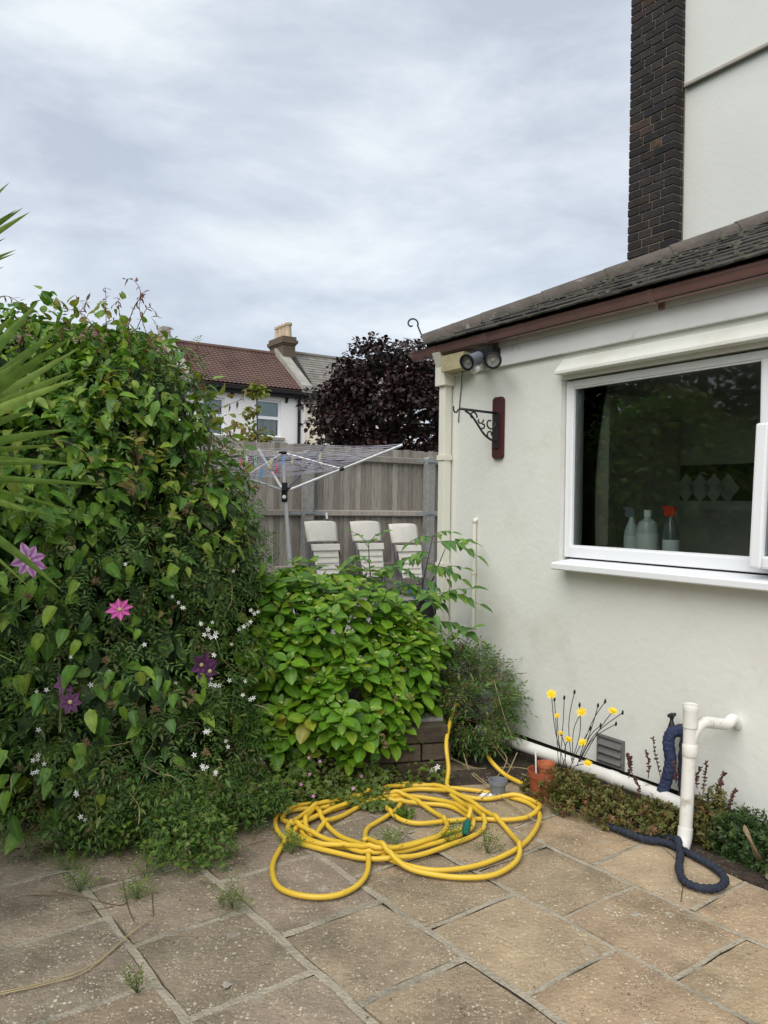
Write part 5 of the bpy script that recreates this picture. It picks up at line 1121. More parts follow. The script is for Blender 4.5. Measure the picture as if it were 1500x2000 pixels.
clem_flower(392, 1298, .075, 'petal_dark', 6, .5, 'dusky purple drooping flower', (.7, 0, -.3))
clem_flower(408, 1310, .05, 'petal_dark', 5, .3, 'dusky purple drooping flower', (.9, 0, -.5))
clem_flower(136, 1372, .052, 'petal_dark', 7, .3, 'dark violet flower in shade', (.3, 0, .2))
clem_flower(128, 1338, .05, 'petal_dark', 6, .4, 'dark violet flower in shade', (-.2, 0, .5))
# heart leaves standing out in front of the low jasmine
sp_ = [(150, 1310, .13), (222, 1322, .085), (245, 1338, .10), (275, 1322, .08), (300, 1350, .085), (335, 1340, .08), (178, 1395, .12), (205, 1412, .10), (245, 1390, .085), (262, 1398, .08), (212, 1446, .085), (332, 1416, .075), (310, 1330, .08), (392, 1325, .085), (402, 1352, .07), (340, 1365, .075), (110, 1195, .11), (88, 1250, .11), (60, 1270, .10), (95, 1265, .1), (130, 1240, .1), (40, 1330, .10), (28, 1600, .13), (45, 1630, .12), (20, 1555, .1), (10, 1475, .1), (140, 1490, .07), (165, 1490, .075), (95, 1510, .08), (100, 1535, .085), (112, 1588, .075), (200, 1560, .07), (275, 1240, .06), (160, 1263, .09)]
Pp = []; 
for x, y, s_ in sp_: h_ = ell_hit(x, y, JE, 1.08); Pp.append(h_[1] if h_ else AT(x, y, 3.75))
Pp = np.array(Pp); n = len(Pp); leaf_objects('leaf', 'clematis', CLEM, Pp + [0, -.02, .03], frame(unit([0, -.35, -.9] + .5 * rand_dirs(n)), unit([0, -.75, .65] + .35 * rand_dirs(n))), np.array([s[2] for s in sp_]) * .95, 'leaf_clematis', hedge)
# seed heads and withered flowers
for (x, y) in [(258, 960), (362, 985), (362, 1000), (185, 1135), (206, 1290), (207, 1340), (375, 1352), (303, 1385), (170, 1450), (500, 950), (218, 1378), (372, 1370), (55, 1165), (40, 1500), (402, 1470)]:
    h_ = ell_hit(x, y, JE, 1.07); P = h_[1] if h_ else AT(x, y, 4.1); b = MB(); k = 40
    for i in range(k):
        v = unit(rand_dirs(1)[0] + [0, -.2, .1]); r = RNG.uniform(.014, .028); b.tube([P, P + v * r * .6, P + v * r + .3 * r * rand_dirs(1)[0]], [.003, .002, .0006], 4, caps=False)
    b.build('seed_head', 'seedhead', hedge)
# white jasmine stars, each five petals
STAR = join_protos([(leaf_proto(.42, 2, 'obovate', .05, .1), frame1([math.cos(a), math.sin(a), .12], [0, 0, 1]), np.zeros(3), 1.0) for a in np.arange(5) * 1.2566 + .3])
fl = [(343, 1168, 2), (355, 1180, 2), (498, 1198, 3), (492, 1212, 2), (405, 1232, 3), (422, 1240, 3), (400, 1222, 2), (145, 1283, 1), (225, 1306, 2), (115, 1340, 1), (185, 1328, 1), (427, 1340, 3), (412, 1330, 2), (490, 1368, 2), (72, 1423, 1), (410, 1428, 2), (70, 1480, 3), (75, 1500, 2), (400, 1492, 3), (415, 1505, 2), (440, 1448, 2), (153, 1543, 2), (165, 1597, 2), (95, 1497, 1), (480, 1352, 1), (413, 1275, 1), (470, 1225, 2), (450, 1255, 1), (445, 1320, 1), (240, 1105, 1), (350, 1335, 1), (285, 1265, 1), (458, 1110, 1), (390, 1480, 1), (100, 1345, 1), (68, 1345, 1), (480, 1330, 1), (420, 1215, 1)]
k = 0
for x, y, m_ in fl:
    h_ = ell_hit(x, y, JE, 1.09); P0 = h_[1] if h_ else AT(x, y, 4.05)
    c = []
    for i in range(max(1, m_)): c.append(P0 + np.array([RNG.uniform(-.022, .022), -.02, RNG.uniform(-.02, .02)]))
    c = np.array(c); n = len(c); nz = unit(unit(EYE - c) + .5 * rand_dirs(n)); scatter('jasmine_flower', [STAR], c, frame(np.cross(nz, rand_dirs(n)), nz), RNG.uniform(.010, .016, n), 'petal_white', jasm, stuff=False)

# ------------------------------------------------------------------ hydrangea
hy = thing('hydrangea', (-.3, 4.85, .3), 'broad rounded hydrangea bush of big glossy green leaves and lime buds in the bed', 'shrub')
YE = [((-.42, 5.0, .66), (.57, .56, .58)), ((-.30, 4.74, .42), (.46, .40, .40)), ((-.04, 5.0, .56), (.36, .42, .44)), ((-.58, 4.90, .74), (.34, .42, .50)), ((-.56, 4.66, .40), (.28, .30, .32))]
HYD = [leaf_proto(.64, 5, 'elliptic', .16, .10), leaf_proto(.68, 5, 'elliptic', .24, .20, .015), leaf_proto(.60, 5, 'elliptic', .10, .02, .02)]
P, Nn, Dp = ell_shell(YE, 1500, .84, 1.07, .13, 4.5); ok = (P[:, 2] > .22) & ((facing(P, Nn) > -.35))
P, Nn = P[ok], Nn[ok]
# thin out crowded rosettes
keep = []
for i in range(len(P)):
    if all(np.linalg.norm(P[i] - P[j]) > .064 for j in keep): keep.append(i)
P, Nn = P[keep], Nn[keep]
LP, LD, LU, LS = [], [], [], []; buds = MB(); st = MB()
for i in range(len(P)):
    ax = unit(Nn[i] * .55 + np.array([0, -.15, .95]) + .18 * rand_dirs(1)[0]); x = unit(np.cross(ax, rand_dirs(1)[0])); y = np.cross(ax, x); st.tube([P[i] - ax * .22 - Nn[i] * .15, P[i] - ax * .02], .0045, 5, caps=False)
    for ring, (n_, lift, s_, dn) in enumerate(((2, .8, .042, .0), (4, .42, .082, .018), (4, .08, .106, .048))):
        for k in range(n_):
            a = 2 * PI * k / n_ + ring * .9 + RNG.uniform(-.25, .25); d_ = x * math.cos(a) + y * math.sin(a)
            LP.append(P[i] - ax * dn + d_ * .012); LD.append(unit(d_ + ax * lift + np.array([0, 0, -.10]) * ring)); LU.append(unit(ax + .15 * rand_dirs(1)[0])); LS.append(s_ * RNG.uniform(.62, 1.28))
    if RNG.random() < .62:
        for _ in range(9): q = P[i] + ax * .022 + .013 * rand_dirs(1)[0] * [1, 1, .4]; buds.lathe(q, [(.0015, -.004), (.0048, 0), (.0015, .004)], ax, 5)
LP, LD, LU, LS = map(np.array, (LP, LD, LU, LS)); Rm = frame(LD, LU); n = len(LP); px, py = pix(LP)
score = LS * 6 + facing(LP, unit(LP - np.array([-.2, 5.05, .6]))) * .9 + RNG.random(n) * .1; top = np.argsort(-score)[:295]; msk = np.zeros(n, bool); msk[top] = True
leaf_objects('leaf', 'hydrangea', HYD, LP[msk], Rm[msk], LS[msk], 'leaf_hydrangea', hy)
scatter('foliage', HYD, LP[~msk], Rm[~msk], LS[~msk], 'leaf_hydrangea', hy, smooth=True)
P2, N2, D2 = ell_shell([(c, np.array(r) * .82) for c, r in YE], 800, .65, 1.05, .05); ok = P2[:, 2] > .25; P2, N2 = P2[ok], N2[ok]; n = len(P2)
scatter('inner_foliage', HYD, P2, frame(unit(N2 + [0, 0, -.5] + .5 * rand_dirs(n)), unit(N2 + [0, 0, .6])), RNG.uniform(.09, .14, n), 'leaf_hydrangea', hy, smooth=True)
buds.build('flower_buds', 'bud_lime', hy)['kind'] = 'stuff'; st.build('stems', 'stem_green', hy)['kind'] = 'stuff'
for (x, y, D) in [(582, 1412, 4.45), (745, 1440, 4.35), (752, 1455, 4.36), (800, 1360, 4.5), (770, 1365, 4.5)]:
    P = AT(x, y, D); b = MB()
    for _ in range(26): v = rand_dirs(1)[0]; b.lathe(P + v * .018, [(.001, -.004), (.005, 0), (.001, .004)], v, 5)
    b.build('dead_flower', 'seedhead', hy)

# ------------------------------------------------------------------ sapling with pinnate leaves by the house corner
sa = thing('sapling', AT(832, 1330, 5.25) * [1, 1, 0] + [0, 0, .3], 'leggy sapling with long pinnate leaves growing beside the downpipe', 'sapling')
def apx(x, y, D): return AT(x, y, D)
stems = [[(835, 1370), (828, 1300), (824, 1230), (822, 1170), (832, 1110), (846, 1045)], [(826, 1250), (800, 1215), (780, 1170)], [(838, 1340), (860, 1280), (885, 1235)], [(728, 1160), (722, 1110), (720, 1060)], [(824, 1180), (850, 1120), (870, 1070)]]
b = MB()
for j, s_ in enumerate(stems):
    q = spline([apx(x, y, 5.25 + .03 * j) for x, y in s_], 5); b.tube(q, np.linspace(.006, .0025, len(q)), 6)
b.build('stem', 'stem_purple', sa, smooth=True)
LF = [leaf_proto(.50, 4, 'ovate', .12, .2), leaf_proto(.46, 4, 'ovate', .2, .3)]
leaves = [((846, 1060), (930, 1085), 9), ((838, 1090), (740, 1130), 9), ((832, 1110), (900, 1130), 9), ((846, 1050), (800, 1062), 7), ((846, 1048), (882, 1040), 7), ((825, 1150), (760, 1160), 9), ((824, 1170), (935, 1180), 11), ((822, 1200), (920, 1150), 9), ((824, 1220), (938, 1252), 11), ((826, 1240), (790, 1262), 7), ((828, 1260), (880, 1290), 9), ((822, 1190), (760, 1215), 9), ((850, 1120), (905, 1110), 7), ((826, 1180), (790, 1140), 7), ((830, 1130), (860, 1160), 7), ((720, 1070), (690, 1040), 5), ((720, 1062), (748, 1040), 5), ((721, 1100), (690, 1092), 5), ((722, 1130), (765, 1108), 7), ((800, 1210), (750, 1190), 7), ((860, 1280), (920, 1228), 9), ((838, 1330), (900, 1330), 9), ((872, 1065), (925, 1060), 7), ((824, 1200), (770, 1240), 9), ((822, 1160), (868, 1190), 9), ((823, 1140), (770, 1110), 9), ((826, 1225), (872, 1250), 9), ((835, 1100), (872, 1130), 7), ((821, 1175), (775, 1190), 9), ((824, 1215), (800, 1250), 7), ((840, 1080), (800, 1090), 7), ((828, 1150), (850, 1200), 7), ((833, 1300), (870, 1325), 7), ((700, 1085), (672, 1112), 5)]
LP, LD, LU, LS = [], [], [], []; b = MB()
for (a, c, nl) in leaves:
    D0 = 5.25 + RNG.uniform(-.12, .12); D1 = D0 + RNG.uniform(-.22, .1); p0 = apx(*a, D0); p2 = apx(*c, D1); p1 = (p0 + p2) / 2 + [0, 0, .05 * np.linalg.norm(p2 - p0) / .3]; q = spline([p0, p1, p2], 8); b.tube(q, np.linspace(.003, .0012, len(q)), 4, caps=False)
    m_ = (nl - 1) // 2; dr = unit(p2 - p0); sd = unit(np.cross(dr, [0, 0, 1.0])); sz = np.linalg.norm(p2 - p0) * .30
    for k in range(m_):
        i = int((.25 + .70 * k / m_) * (len(q) - 1))
        for sg in (-1, 1): LP.append(q[i]); LD.append(unit(sd * sg + dr * .5 + [0, 0, -.25] + .15 * rand_dirs(1)[0])); LU.append(unit(np.array([0, -.35, 1]) + .25 * rand_dirs(1)[0])); LS.append(min(max(sz * 1.4, .075), .11) * RNG.uniform(.85, 1.1))
    LP.append(q[-1]); LD.append(unit(dr + [0, 0, -.3])); LU.append(np.array([0, -.3, 1.0])); LS.append(min(max(sz * 1.4, .075), .115))
b.build('leaf_stalks', 'stem_green', sa)['kind'] = 'stuff'
LP, LD, LU, LS = map(np.array, (LP, LD, LU, LS)); leaf_objects('leaf', 'sapling', LF, LP, frame(LD, LU), LS, 'leaf_sapling', sa)

# ------------------------------------------------------------------ scrambling jasmine at the house corner
cj = thing('corner_jasmine', (.62, 5.2, 0), 'scruffy browning jasmine clump heaped against the corner of the house', 'shrub')
CE = [((.54, 5.22, .34), (.27, .28, .26)), ((.42, 5.30, .44), (.18, .22, .18)), ((.58, 5.02, .30), (.22, .20, .18))]
P, Nn, Dp = ell_shell(CE, 2000, .66, 1.10, .18, 5); ok = (P[:, 2] > .03) & (((P - M0) @ NV) > .03); P, Nn = P[ok], Nn[ok]; n = len(P)
scatter('foliage', JAS, P, frame(unit(Nn + [0, 0, -.1] + .7 * rand_dirs(n)), unit([0, -.2, .9] + .4 * rand_dirs(n))), RNG.uniform(.08, .135, n), 'leaf_jasmine', cj)
k = RNG.choice(n, 170); scatter('dry_leaves', JAS, P[k] + [0, -.02, .05], frame(unit(Nn[k] + .8 * rand_dirs(170)), unit([0, -.2, .9] + .4 * rand_dirs(170))), RNG.uniform(.05, .09, 170), 'leaf_dry', cj)
b = MB()
for i in range(90):
    p = np.array(CE[i % 3][0]) + unit(rand_dirs(1)[0] * [1, 1, 1]) * np.array(CE[i % 3][1]); v = unit(rand_dirs(1)[0] + [0, -.2, .25]); q = [p]
    for _ in range(4): v = unit(v + .4 * rand_dirs(1)[0] - [0, 0, .12]); q.append(q[-1] + v * RNG.uniform(.03, .08))
    q = [x * [1, 1, 0] + [0, 0, max(x[2], .02)] for x in q if (x - M0) @ NV > .01]
    if len(q) > 2: b.tube(spline(q, 2), .0018, 4, caps=False)
b.build('stems', 'stem_brown', cj)
Pf = np.array([AT(875, 1423, 4.85), AT(872, 1428, 4.85), AT(862, 1455, 4.75), AT(850, 1502, 4.6), AT(843, 1505, 4.6), AT(855, 1498, 4.6), AT(866, 1465, 4.75)]); nz = unit(unit(EYE - Pf) + .4 * rand_dirs(len(Pf))); scatter('jasmine_flower', [STAR], Pf, frame(np.cross(nz, rand_dirs(len(Pf))), nz), np.full(len(Pf), .02), 'petal_white', cj, stuff=False)
b = MB()
for sh in [[(878, 1440), (862, 1480), (870, 1530), (890, 1545)], [(945, 1440), (990, 1480), (960, 1530), (930, 1550)], [(960, 1450), (1000, 1500), (1040, 1520)], [(880, 1480), (930, 1500), (1000, 1498), (1040, 1504)], [(900, 1490), (950, 1530), (985, 1560), (1030, 1590)], [(940, 1560), (985, 1520), (1010, 1470)], [(905, 1470), (920, 1510), (960, 1540)], [(1000, 1440), (985, 1400), (965, 1330)], [(990, 1560), (1040, 1600), (1065, 1606)]]:
    q = []
    for i, (x, y) in enumerate(sh):
        p = G(x, y, .03); q.append(p if p[1] < 4.9 and y > 1500 else AT(x, y, 4.85))
    b.tube(spline(q, 5), .0028, 5, caps=False)
b.build('trailing_stems', 'straw', cj)

# ------------------------------------------------------------------ low plants along the foot of the house wall
def low_bush(name, label, ells, n, m, reds, mred='stem_red'):
    t = thing(name, np.mean([e[0] for e in ells], 0) * [1, 1, 0], label, 'shrub'); P, Nn, Dp = ell_shell(ells, n, .7, 1.08, .16, 6); o = (P - M0) @ NV; ok = (P[:, 2] > .012) & (o > .012); P, Nn = P[ok], Nn[ok]; k = len(P)
    ros = [join_protos([(leaf_proto(.5, 2, 'obovate', .15, .1), frame1([math.cos(a), math.sin(a), .6], [0, 0, 1]), np.zeros(3), 1.0) for a in np.arange(5) * 1.2566] + [(leaf_proto(.5, 2, 'obovate', .15, .1), frame1([math.cos(a), math.sin(a), .1], [0, 0, 1]), np.array([0, 0, -.3]), 1.1) for a in np.arange(4) * 1.57])]
    ros += [join_protos([(leaf_proto(.45, 2, 'obovate', .15, .1), frame1([math.cos(a) * RNG.uniform(.4, 1), math.sin(a), RNG.uniform(.2, 1.2)], [0, 0, 1]), np.array([0, 0, -.3 * j]), RNG.uniform(.6, 1.25)) for j, a in enumerate(RNG.uniform(0, 6.28, 7))]) for _ in range(4)]
    nz = unit(Nn * .7 + [0, 0, .6] + .45 * rand_dirs(k)); scatter('foliage', ros, P, frame(np.cross(nz, rand_dirs(k)), nz), RNG.uniform(.013, .026, k), m, t)
    return t
def E3(s, o, z, rs, ro, rz):   # an ellipsoid placed in the wall's own frame
    c = H(s, o, z); return (tuple(c), ((rs * .55 ** 2 + ro * .83 ** 2) ** 1, (rs * .83 ** 2 + ro * .55 ** 2), rz))
lb = low_bush('low_shrub', 'low olive and reddish creeping shrub between the terracotta pot and the white soil pipe', [E3(.0, .42, .03, .15, .14, .14), E3(.16, .40, .03, .15, .14, .15), E3(.32, .37, .03, .15, .13, .15), E3(.48, .33, .03, .14, .12, .13), E3(-.16, .40, .02, .14, .13, .10), E3(.60, .29, .03, .10, .09, .13)], 3000, 'leaf_olive', 0)
lb2 = low_bush('low_shrub', 'low dark green shrub beneath the wall between soil pipe and splintered stick', [E3(.86, .20, .05, .11, .11, .17), E3(.97, .20, .05, .12, .12, .18), E3(1.12, .20, .05, .14, .12, .19), E3(1.30, .20, .05, .14, .12, .19)], 2600, 'leaf_dark', 0)
low3 = low_bush('low_shrub', 'small olive shrub wrapped round the foot of the white soil pipe', [E3(.78, .22, .08, .07, .08, .20), E3(.68, .20, .06, .08, .08, .15)], 700, 'leaf_olive', 0)
def red_stems(t, lst):
    for (x0, y0, x1, y1, o) in lst:
        s0, z0 = HW(x0, y0, o); s1, z1 = HW(x1, y1, o - .02); p0, p1 = H(s0, o, z0), H(s1, o - .02, z1); q = spline([p0, (p0 + p1) / 2 + .012 * rand_dirs(1)[0], p1], 6); b = MB(); b.tube(q, np.linspace(.0026, .0012, len(q)), 5)
        for i in range(3, len(q)):
            for _ in range(4): v = unit(rand_dirs(1)[0] * [1, 1, .4] + [0, 0, .5]); b.tube([q[i], q[i] + v * .007, q[i] + v * .016], [.0016, .0042, .0006], 4, caps=False)
        b.build('red_stem', 'stem_red', t)
red_stems(lb, [(1292, 1525, 1275, 1443, .22), (1266, 1520, 1262, 1468, .22), (1228, 1520, 1232, 1480, .2), (1236, 1515, 1226, 1474, .2), (1320, 1530, 1316, 1490, .25), (1246, 1560, 1240, 1520, .3), (1170, 1580, 1166, 1530, .3)])
red_stems(lb2, [(1372, 1560, 1380, 1490, .18), (1395, 1560, 1416, 1510, .2), (1425, 1590, 1438, 1544, .22), (1400, 1580, 1410, 1530, .22), (1362, 1540, 1368, 1500, .2)])

# yellow-flowered hawkbit in front of the drain pipe
cv = thing('hawkbit', H(-.17, .27, .0), 'wiry weed with yellow dandelion-like flowers in front of the white drain pipe', 'wildflower')
bs = [G(1108, 1512, .03), G(1120, 1516, .03), G(1092, 1510, .03), G(1098, 1514, .03)]
fl = [(1077, 1356, 10, 0), (1088, 1398, 6, 0), (1136, 1391, 10, 1), (1197, 1389, 10, 1), (1095, 1432, 6, 2), (1110, 1444, 9, 0), (1138, 1450, 9, 1), (1148, 1491, 9, 1)]
bu = [(1122, 1352, 1), (1102, 1363, 2), (1132, 1377, 0), (1182, 1370, 1), (1168, 1378, 1), (1216, 1392, 1), (1153, 1422, 0), (1203, 1414, 1), (1173, 1417, 1), (1083, 1366, 2)]
b = MB()
def stem_to(P, k):
    q0 = bs[k]; m_ = q0 + (P - q0) * .55 + np.array([0, 0, .02]) + .04 * rand_dirs(1)[0]; b.tube(spline([q0, m_, P], 6), .0022, 5, caps=False)
for x, y, r, k in fl:
    P = AT(x, y, 4.25); stem_to(P, k); nz = unit(np.array([-.1, -.55, .8]) + .3 * rand_dirs(1)[0]); f = MB(); rw = r / FPX * 4.25
    f.lathe(P - nz * .012, [(.002, -.006), (.0065, .0), (.006, .012)], nz, 8); fo_ = f.build('flower', 'stem_green', cv)
    d1 = rand_dirs(34); Pp = np.repeat(P[None], 34, 0); x_ = unit(np.cross(nz, [1, 0, .2])); y_ = np.cross(nz, x_); an = np.arange(34) * 2.4; lf_ = np.repeat([.15, .5, 1.0], [15, 11, 8])[:34]
    dd = unit(np.cos(an)[:, None] * x_ + np.sin(an)[:, None] * y_ + nz * lf_[:, None]); Sx = rw * np.repeat([1.15, .9, .6], [15, 11, 8])[:34]
    scatter('petals', [leaf_proto(.30, 2, 'obovate', .05, .05)], Pp, frame(dd, np.repeat(nz[None], 34, 0)), Sx, 'petal_yellow', fo_, stuff=False)
for x, y, k in bu:
    P = AT(x, y, 4.25); stem_to(P, k); f = MB(); f.lathe(P, [(.002, -.012), (.0065, -.004), (.0055, .006), (.002, .014)], (.1, 0, 1), 7); f.build('bud', 'bud_dark', cv, smooth=True)
b.build('stems', 'stem_purple', cv)
n = 46; a = RNG.random(n) * 6.28; P = np.array([bs[i % 4] * [1, 1, 0] + [0, 0, .012] for i in range(n)]); d = np.stack([np.cos(a), np.sin(a), RNG.uniform(.1, .7, n)], 1); scatter('basal_leaves', [leaf_proto(.22, 4, 'obovate', .1, .4, .02)], P, frame(d, unit([0, 0, 1] + .3 * rand_dirs(n))), RNG.uniform(.06, .12, n), 'leaf_weed', cv, stuff=False)

# ------------------------------------------------------------------ spiky cordyline leaning in at the left
def cordyline(name, label, head, blades, hw, seed):
    r = random.Random(seed); t = thing(name, np.array(head) * [1, 1, 0], label, 'palm'); h = np.array(head)
    b = MB(); b.tube([h * [1, 1, 0], h * [1, 1, .5] + [.04, 0, 0], h], [.075, .06, .055], 10); b.build('trunk', 'bark', t, smooth=True)
    for (tip, w, sag, roll) in blades:
        tip = np.array(tip); d = tip - h; L = np.linalg.norm(d); d /= L; p0 = h + d * .05; n = 12; side = unit(np.cross(d, [0, 0, 1.0])); upn = np.cross(side, d); side2 = side * math.cos(roll) + upn * math.sin(roll); up2 = np.cross(side2, d); vs = []; fs = []
        for i in range(n + 1):
            q = i / n; c = p0 + (tip - p0) * q + np.array([0, 0, sag * L * (4 * q * (1 - q))]); ww = w * min(1, .55 + 1.8 * q) * (1 - q ** 2.2) ** .85 * .5
            vs += [c - side2 * ww + up2 * ww * .30, c - up2 * ww * .05, c + side2 * ww + up2 * ww * .30]
        for i in range(n): fs += [(3 * i, 3 * i + 1, 3 * i + 4, 3 * i + 3), (3 * i + 1, 3 * i + 2, 3 * i + 5, 3 * i + 4)]
        me = np_mesh('leaf', np.array(vs), [np.array(fs)]); link('leaf', me, 'leaf_yucca', t, True)
    return t
h1 = AT(-240, 925, 2.75); h2 = AT(-250, 605, 2.85); h3 = AT(-230, 1230, 2.7)
bl = [((75, 590), .060, 0, .5), ((129, 632), .056, .0, .3), ((149, 652), .05, .0, -.2), ((157, 678), .042, .0, .5), ((147, 723), .052, .015, .2), ((153, 738), .045, .02, .6), ((142, 838), .042, .02, .3), ((110, 870), .040, .02, -.1), ((144, 907), .040, .03, .4), ((207, 947), .034, .0, .2), ((120, 905), .03, .02, .2), ((149, 1001), .034, .02, 0), ((142, 1020), .030, .01, .3), ((121, 1154), .05, .05, .4), ((60, 1150), .04, .03, .2), ((30, 610), .05, 0, .1), ((45, 700), .055, 0, .4), ((62, 1000), .05, .01, .5), ((65, 800), .055, .01, .2)]
B1 = [(AT(x, y, 2.75 + rng2.uniform(-.45, .35)), w, s_, r_) for (x, y), w, s_, r_ in [(p, w * 1.12, s_, .75 + r_ * .9) for p, w, s_, r_ in bl]]
for i in range(38):   # the rest of the rosette, out of frame
    a = rng2.uniform(0, 2 * PI); e = rng2.uniform(-.6, 1.2); d = np.array([math.cos(a) * math.cos(e), math.sin(a) * math.cos(e), math.sin(e)])
    tpt = h1 + d * rng2.uniform(.6, .8)
    if pix(tpt[None])[0][0] < -30: B1.append((tpt, .045, .02, rng2.uniform(-.4, .4)))
cordyline('cordyline', 'spiky cordyline whose sword-like green leaves fan in from the edge in front of the hedge', h1, B1, .05, 1)
bl = [((20, 355), .038, 0, .3), ((46, 405), .040, 0, .2), ((34, 408), .036, 0, -.2), ((60, 413), .042, 0, .4), ((12, 464), .03, 0, 0), ((33, 487), .032, 0, .3), ((32, 494), .03, 0, -.1), ((9, 521), .03, 0, .2)]
B2 = [(AT(x, y, 2.85 + rng2.uniform(-.2, .2)), w, s_, r_) for (x, y), w, s_, r_ in [(p, w, s_, .7 + r_ * .9) for p, w, s_, r_ in bl]]
for i in range(40):
    a = rng2.uniform(0, 2 * PI); e = rng2.uniform(-.5, 1.3); d = np.array([math.cos(a) * math.cos(e), math.sin(a) * math.cos(e), math.sin(e)]); tpt = h2 + d * rng2.uniform(.55, .75)
    if pix(tpt[None])[0][0] < -30: B2.append((tpt, .042, .02, rng2.uniform(-.4, .4)))
cordyline('cordyline', 'taller cordyline head showing only a few leaf tips against the sky at the edge', h2, B2, .05, 2)
B3 = [(AT(x, y, 2.7), w, s_, r_) for (x, y), w, s_, r_ in [((48, 1292), .03, .05, .3), ((40, 1300), .03, .06, 0), ((28, 1496), .03, .03, .2), ((15, 1310), .03, .04, .2)]]
for i in range(24):
    a = rng2.uniform(0, 2 * PI); e = rng2.uniform(-.6, .5); d = np.array([math.cos(a) * math.cos(e), math.sin(a) * math.cos(e), math.sin(e)]); tpt = h3 + d * rng2.uniform(.5, .7)
    if pix(tpt[None])[0][0] < -30: B3.append((tpt, .04, .02, 0))
cordyline('cordyline', 'lowest cordyline tuft with thin leaf tips just showing in front of the hedge foot', h3, B3, .05, 3)

# ------------------------------------------------------------------ weeds and ground cover
def ground_cover(name, n, fn, size, m, protos, kind=True):
    P = fn(n); k = len(P); nz = unit([0, -.25, .8] + .5 * rand_dirs(k)); return tag(scatter(name, protos, P, frame(np.cross(nz, rand_dirs(k)), nz), RNG.uniform(*size, k), m), kind='stuff')
GER = [join_protos([(leaf_proto(.62, 2, 'obovate', .1, .15), frame1([math.cos(a), math.sin(a), .15], [0, 0, 1]), np.zeros(3), 1.0) for a in np.linspace(-2.2, 2.2, 5)])]
def band(n):
    a = RNG.uniform(.02, 3.1, n); b_ = -RNG.random(n) ** .8 * (.10 + .30 * (1 + .6 * np.sin(a * 5) * .5)) - 0.0; hgt = RNG.random(n) ** 1.4 * np.clip(.26 + b_ * .6, .04, .30) * (1 + .25 * np.sin(a * 9)); P = np.array([BW(x, y, 0) for x, y in zip(a, b_)]); P[:, 2] = .02 + hgt; k = (a > .42) | ((b_ > -.16) & (hgt < .1)); return P[k]
ground_cover('geranium_cover', 7000, band, (.011, .022), 'leaf_geranium', GER)
def spill(n):
    c = np.array([[-.92, 3.72, .16], [-.74, 3.90, .12], [-1.15, 3.66, .15], [-.84, 3.54, .08], [-.64, 4.06, .12], [-1.35, 3.66, .12]])[RNG.integers(0, 6, n)]; d = rand_dirs(n); P = c + d * RNG.random((n, 1)) ** .5 * [.22, .17, .16]; return P[P[:, 2] > .012]
ground_cover('jasmine_spill', 1500, spill, (.05, .10), 'leaf_jasmine', JAS)
ground_cover('weed_spill', 2600, spill, (.010, .019), 'leaf_weed', GER)
Pf = np.array([AT(x, y, D) for x, y, D in [(470, 1492, 4.2), (515, 1490, 4.25), (508, 1487, 4.25), (605, 1512, 4.25), (603, 1480, 4.3), (625, 1487, 4.3), (706, 1516, 4.35), (588, 1532, 4.2), (612, 1555, 4.1), (690, 1540, 4.2), (512, 1555, 4.0), (818, 1530, 4.5), (478, 1500, 4.2)]]); nz = unit([0, -.7, .6] + .3 * rand_dirs(len(Pf)))
scatter('geranium_flowers', [STAR], Pf, frame(np.cross(nz, rand_dirs(len(Pf))), nz), np.full(len(Pf), .012), 'petal_pink')
# tufts in the joints: (pixel, radius m, height m, kind)
def tuft(px, py, r, h_, m, n, label, proto=JAS, sz=(.03, .06), name='weed'):
    P0 = G(px, py); d = rand_dirs(n); P = P0 + d * [r, r, 0] * RNG.random((n, 1)) ** .6; P[:, 2] = .008 + h_ * RNG.random(n) ** 1.3; t = thing(name, P0, label, 'weed', 'weeds in the paving joints'); dd = unit((P - P0) * [1, 1, .6] / max(r, .02) + [0, 0, .6] + .5 * rand_dirs(n)); scatter('leaves', proto, P, frame(dd, unit([0, -.2, 1] + .4 * rand_dirs(n))), RNG.uniform(*sz, n), m, t, stuff=False)
    b = MB()
    for i in range(0, n, max(1, n // 12)): b.tube([P0 + (P[i] - P0) * .1, P[i]], .0012, 4, caps=False)
    b.build('stalks', 'stem_green', t)
tuft(155, 1742, .05, .07, 'leaf_weed', 34, 'small bright green weed nearest the hedge, sprouting alone from a slab joint'); tuft(268, 1758, .07, .05, 'leaf_weed', 44, 'flat weed spreading over the joint beneath the hedge foot')
tuft(455, 1775, .08, .06, 'leaf_geranium', 60, 'straggly weed in the joint in front of the front hose loop'); tuft(268, 1940, .03, .05, 'leaf_geranium', 16, 'tiny weed in the lowest wide joint of the paving')
tuft(570, 1668, .07, .07, 'leaf_weed', 60, 'yellowish weed tuft inside the near loop of the yellow hose'); tuft(952, 1668, .06, .07, 'leaf_geranium', 40, 'sparse weed growing inside the wide outer hose loop'); tuft(880, 1650, .07, .05, 'leaf_weed', 40, 'weed creeping between the bundled hose strands')
tuft(760, 1662, .09, .09, 'leaf_weed', 60, 'weed growing through the front bundle of the hose'); tuft(790, 1600, .05, .04, 'leaf_weed', 24, 'pale weed in the middle of the coiled hose', GER, (.02, .035)); tuft(345, 1660, .11, .13, 'leaf_weed', 120, 'bushy bright green weed at the foot of the hedge'); tuft(130, 1700, .09, .05, 'leaf_weed', 40, 'low weed near the hedge foot beside white fallen petals')
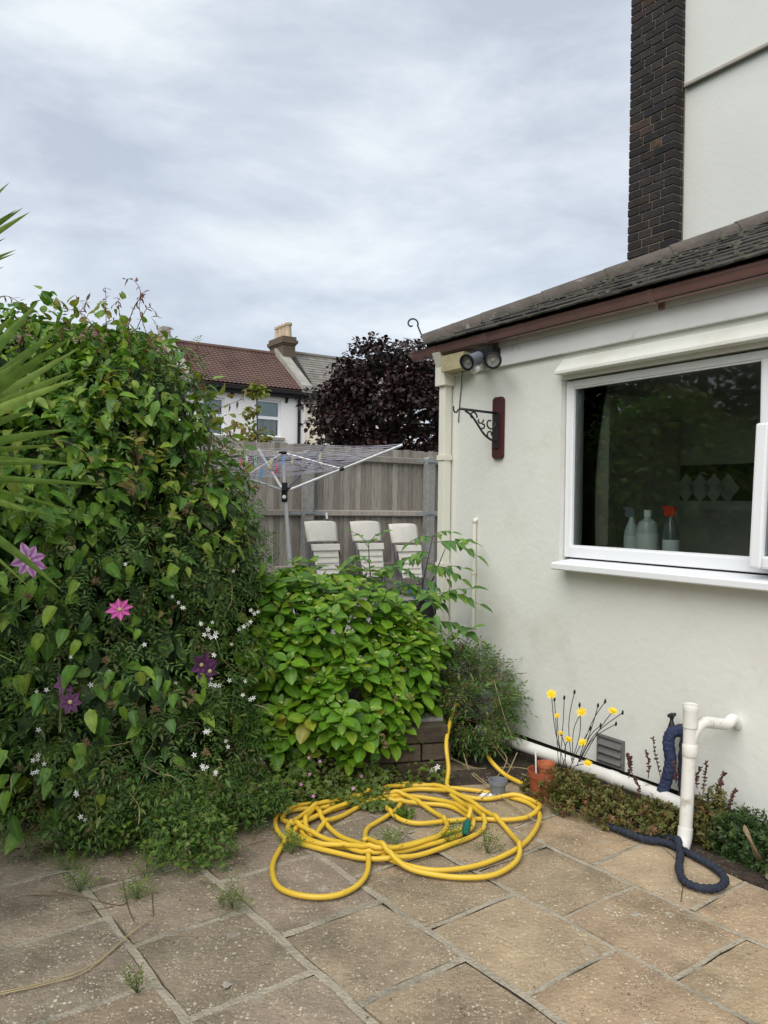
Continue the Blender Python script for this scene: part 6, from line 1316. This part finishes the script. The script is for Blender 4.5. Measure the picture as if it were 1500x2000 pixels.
tuft(440, 1630, .06, .07, 'leaf_weed', 44, 'leafy weed at the edge of the ground cover beside the bare paving'); tuft(1100, 1570, .12, .10, 'leaf_weed', 110, 'fresh green weed clump beside the terracotta pot', GER, (.018, .032)); tuft(720, 1560, .10, .08, 'leaf_geranium', 70, 'weed clump under the back strands of the hose', GER, (.018, .03)); tuft(1030, 1545, .04, .03, 'leaf_geranium', 16, 'tiny weed between grey pot and terracotta pot', GER, (.015, .025)); tuft(285, 1715, .05, .06, 'leaf_weed', 30, 'small weed between the hedge foot and the flat weed')
# dry grass stalks lying on the slabs
b = MB(); b.tube(spline([G(-30, 1948, .006), G(90, 1922, .007), G(170, 1895, .008), G(240, 1835, .012), G(290, 1795, .02)], 8), .0022, 5)
b.tube(spline([G(-20, 1942, .008), G(100, 1915, .01), G(190, 1878, .01), G(262, 1815, .015)], 8), .0018, 5); tag(rebase(b.build('grass_stalk', 'straw')), 'long dry grass stalk lying curved across the slabs below the hedge', 'stalk')
b = MB()
for sh in [[(60, 1748), (130, 1750)], [(100, 1740), (160, 1752), (230, 1768), (250, 1760)], [(150, 1785), (220, 1770)], [(240, 1720), (250, 1770), (262, 1800)], [(60, 1665), (120, 1655), (165, 1640)], [(400, 1690), (460, 1660), (520, 1640)], [(300, 1790), (297, 1745)], [(390, 1720), (425, 1730)], [(1265, 1620), (1290, 1650), (1320, 1678), (1335, 1700), (1330, 1760)]]: b.tube(spline([G(x, y, .006) for x, y in sh], 5), .0016, 4)
tag(b.build('twig_litter', 'stem_brown'), kind='stuff')
n = 420; x = RNG.uniform(60, 1480, n); y = RNG.uniform(1560, 1990, n); P = np.array([G(a, c, .005) for a, c in zip(x, y)]); kf = (np.array([wob(p[None], 5)[0] for p in P]) > .1) & (((P - M0) @ NV) > .1); P = P[kf]; n = len(P)
tag(scatter('leaf_litter', [leaf_proto(.6, 2, 'ovate', .2, .2)], P, frame(rand_dirs(n) * [1, 1, .1], unit([0, 0, 1] + .3 * rand_dirs(n))), RNG.uniform(.006, .016, n), 'leaf_dry'), kind='stuff')
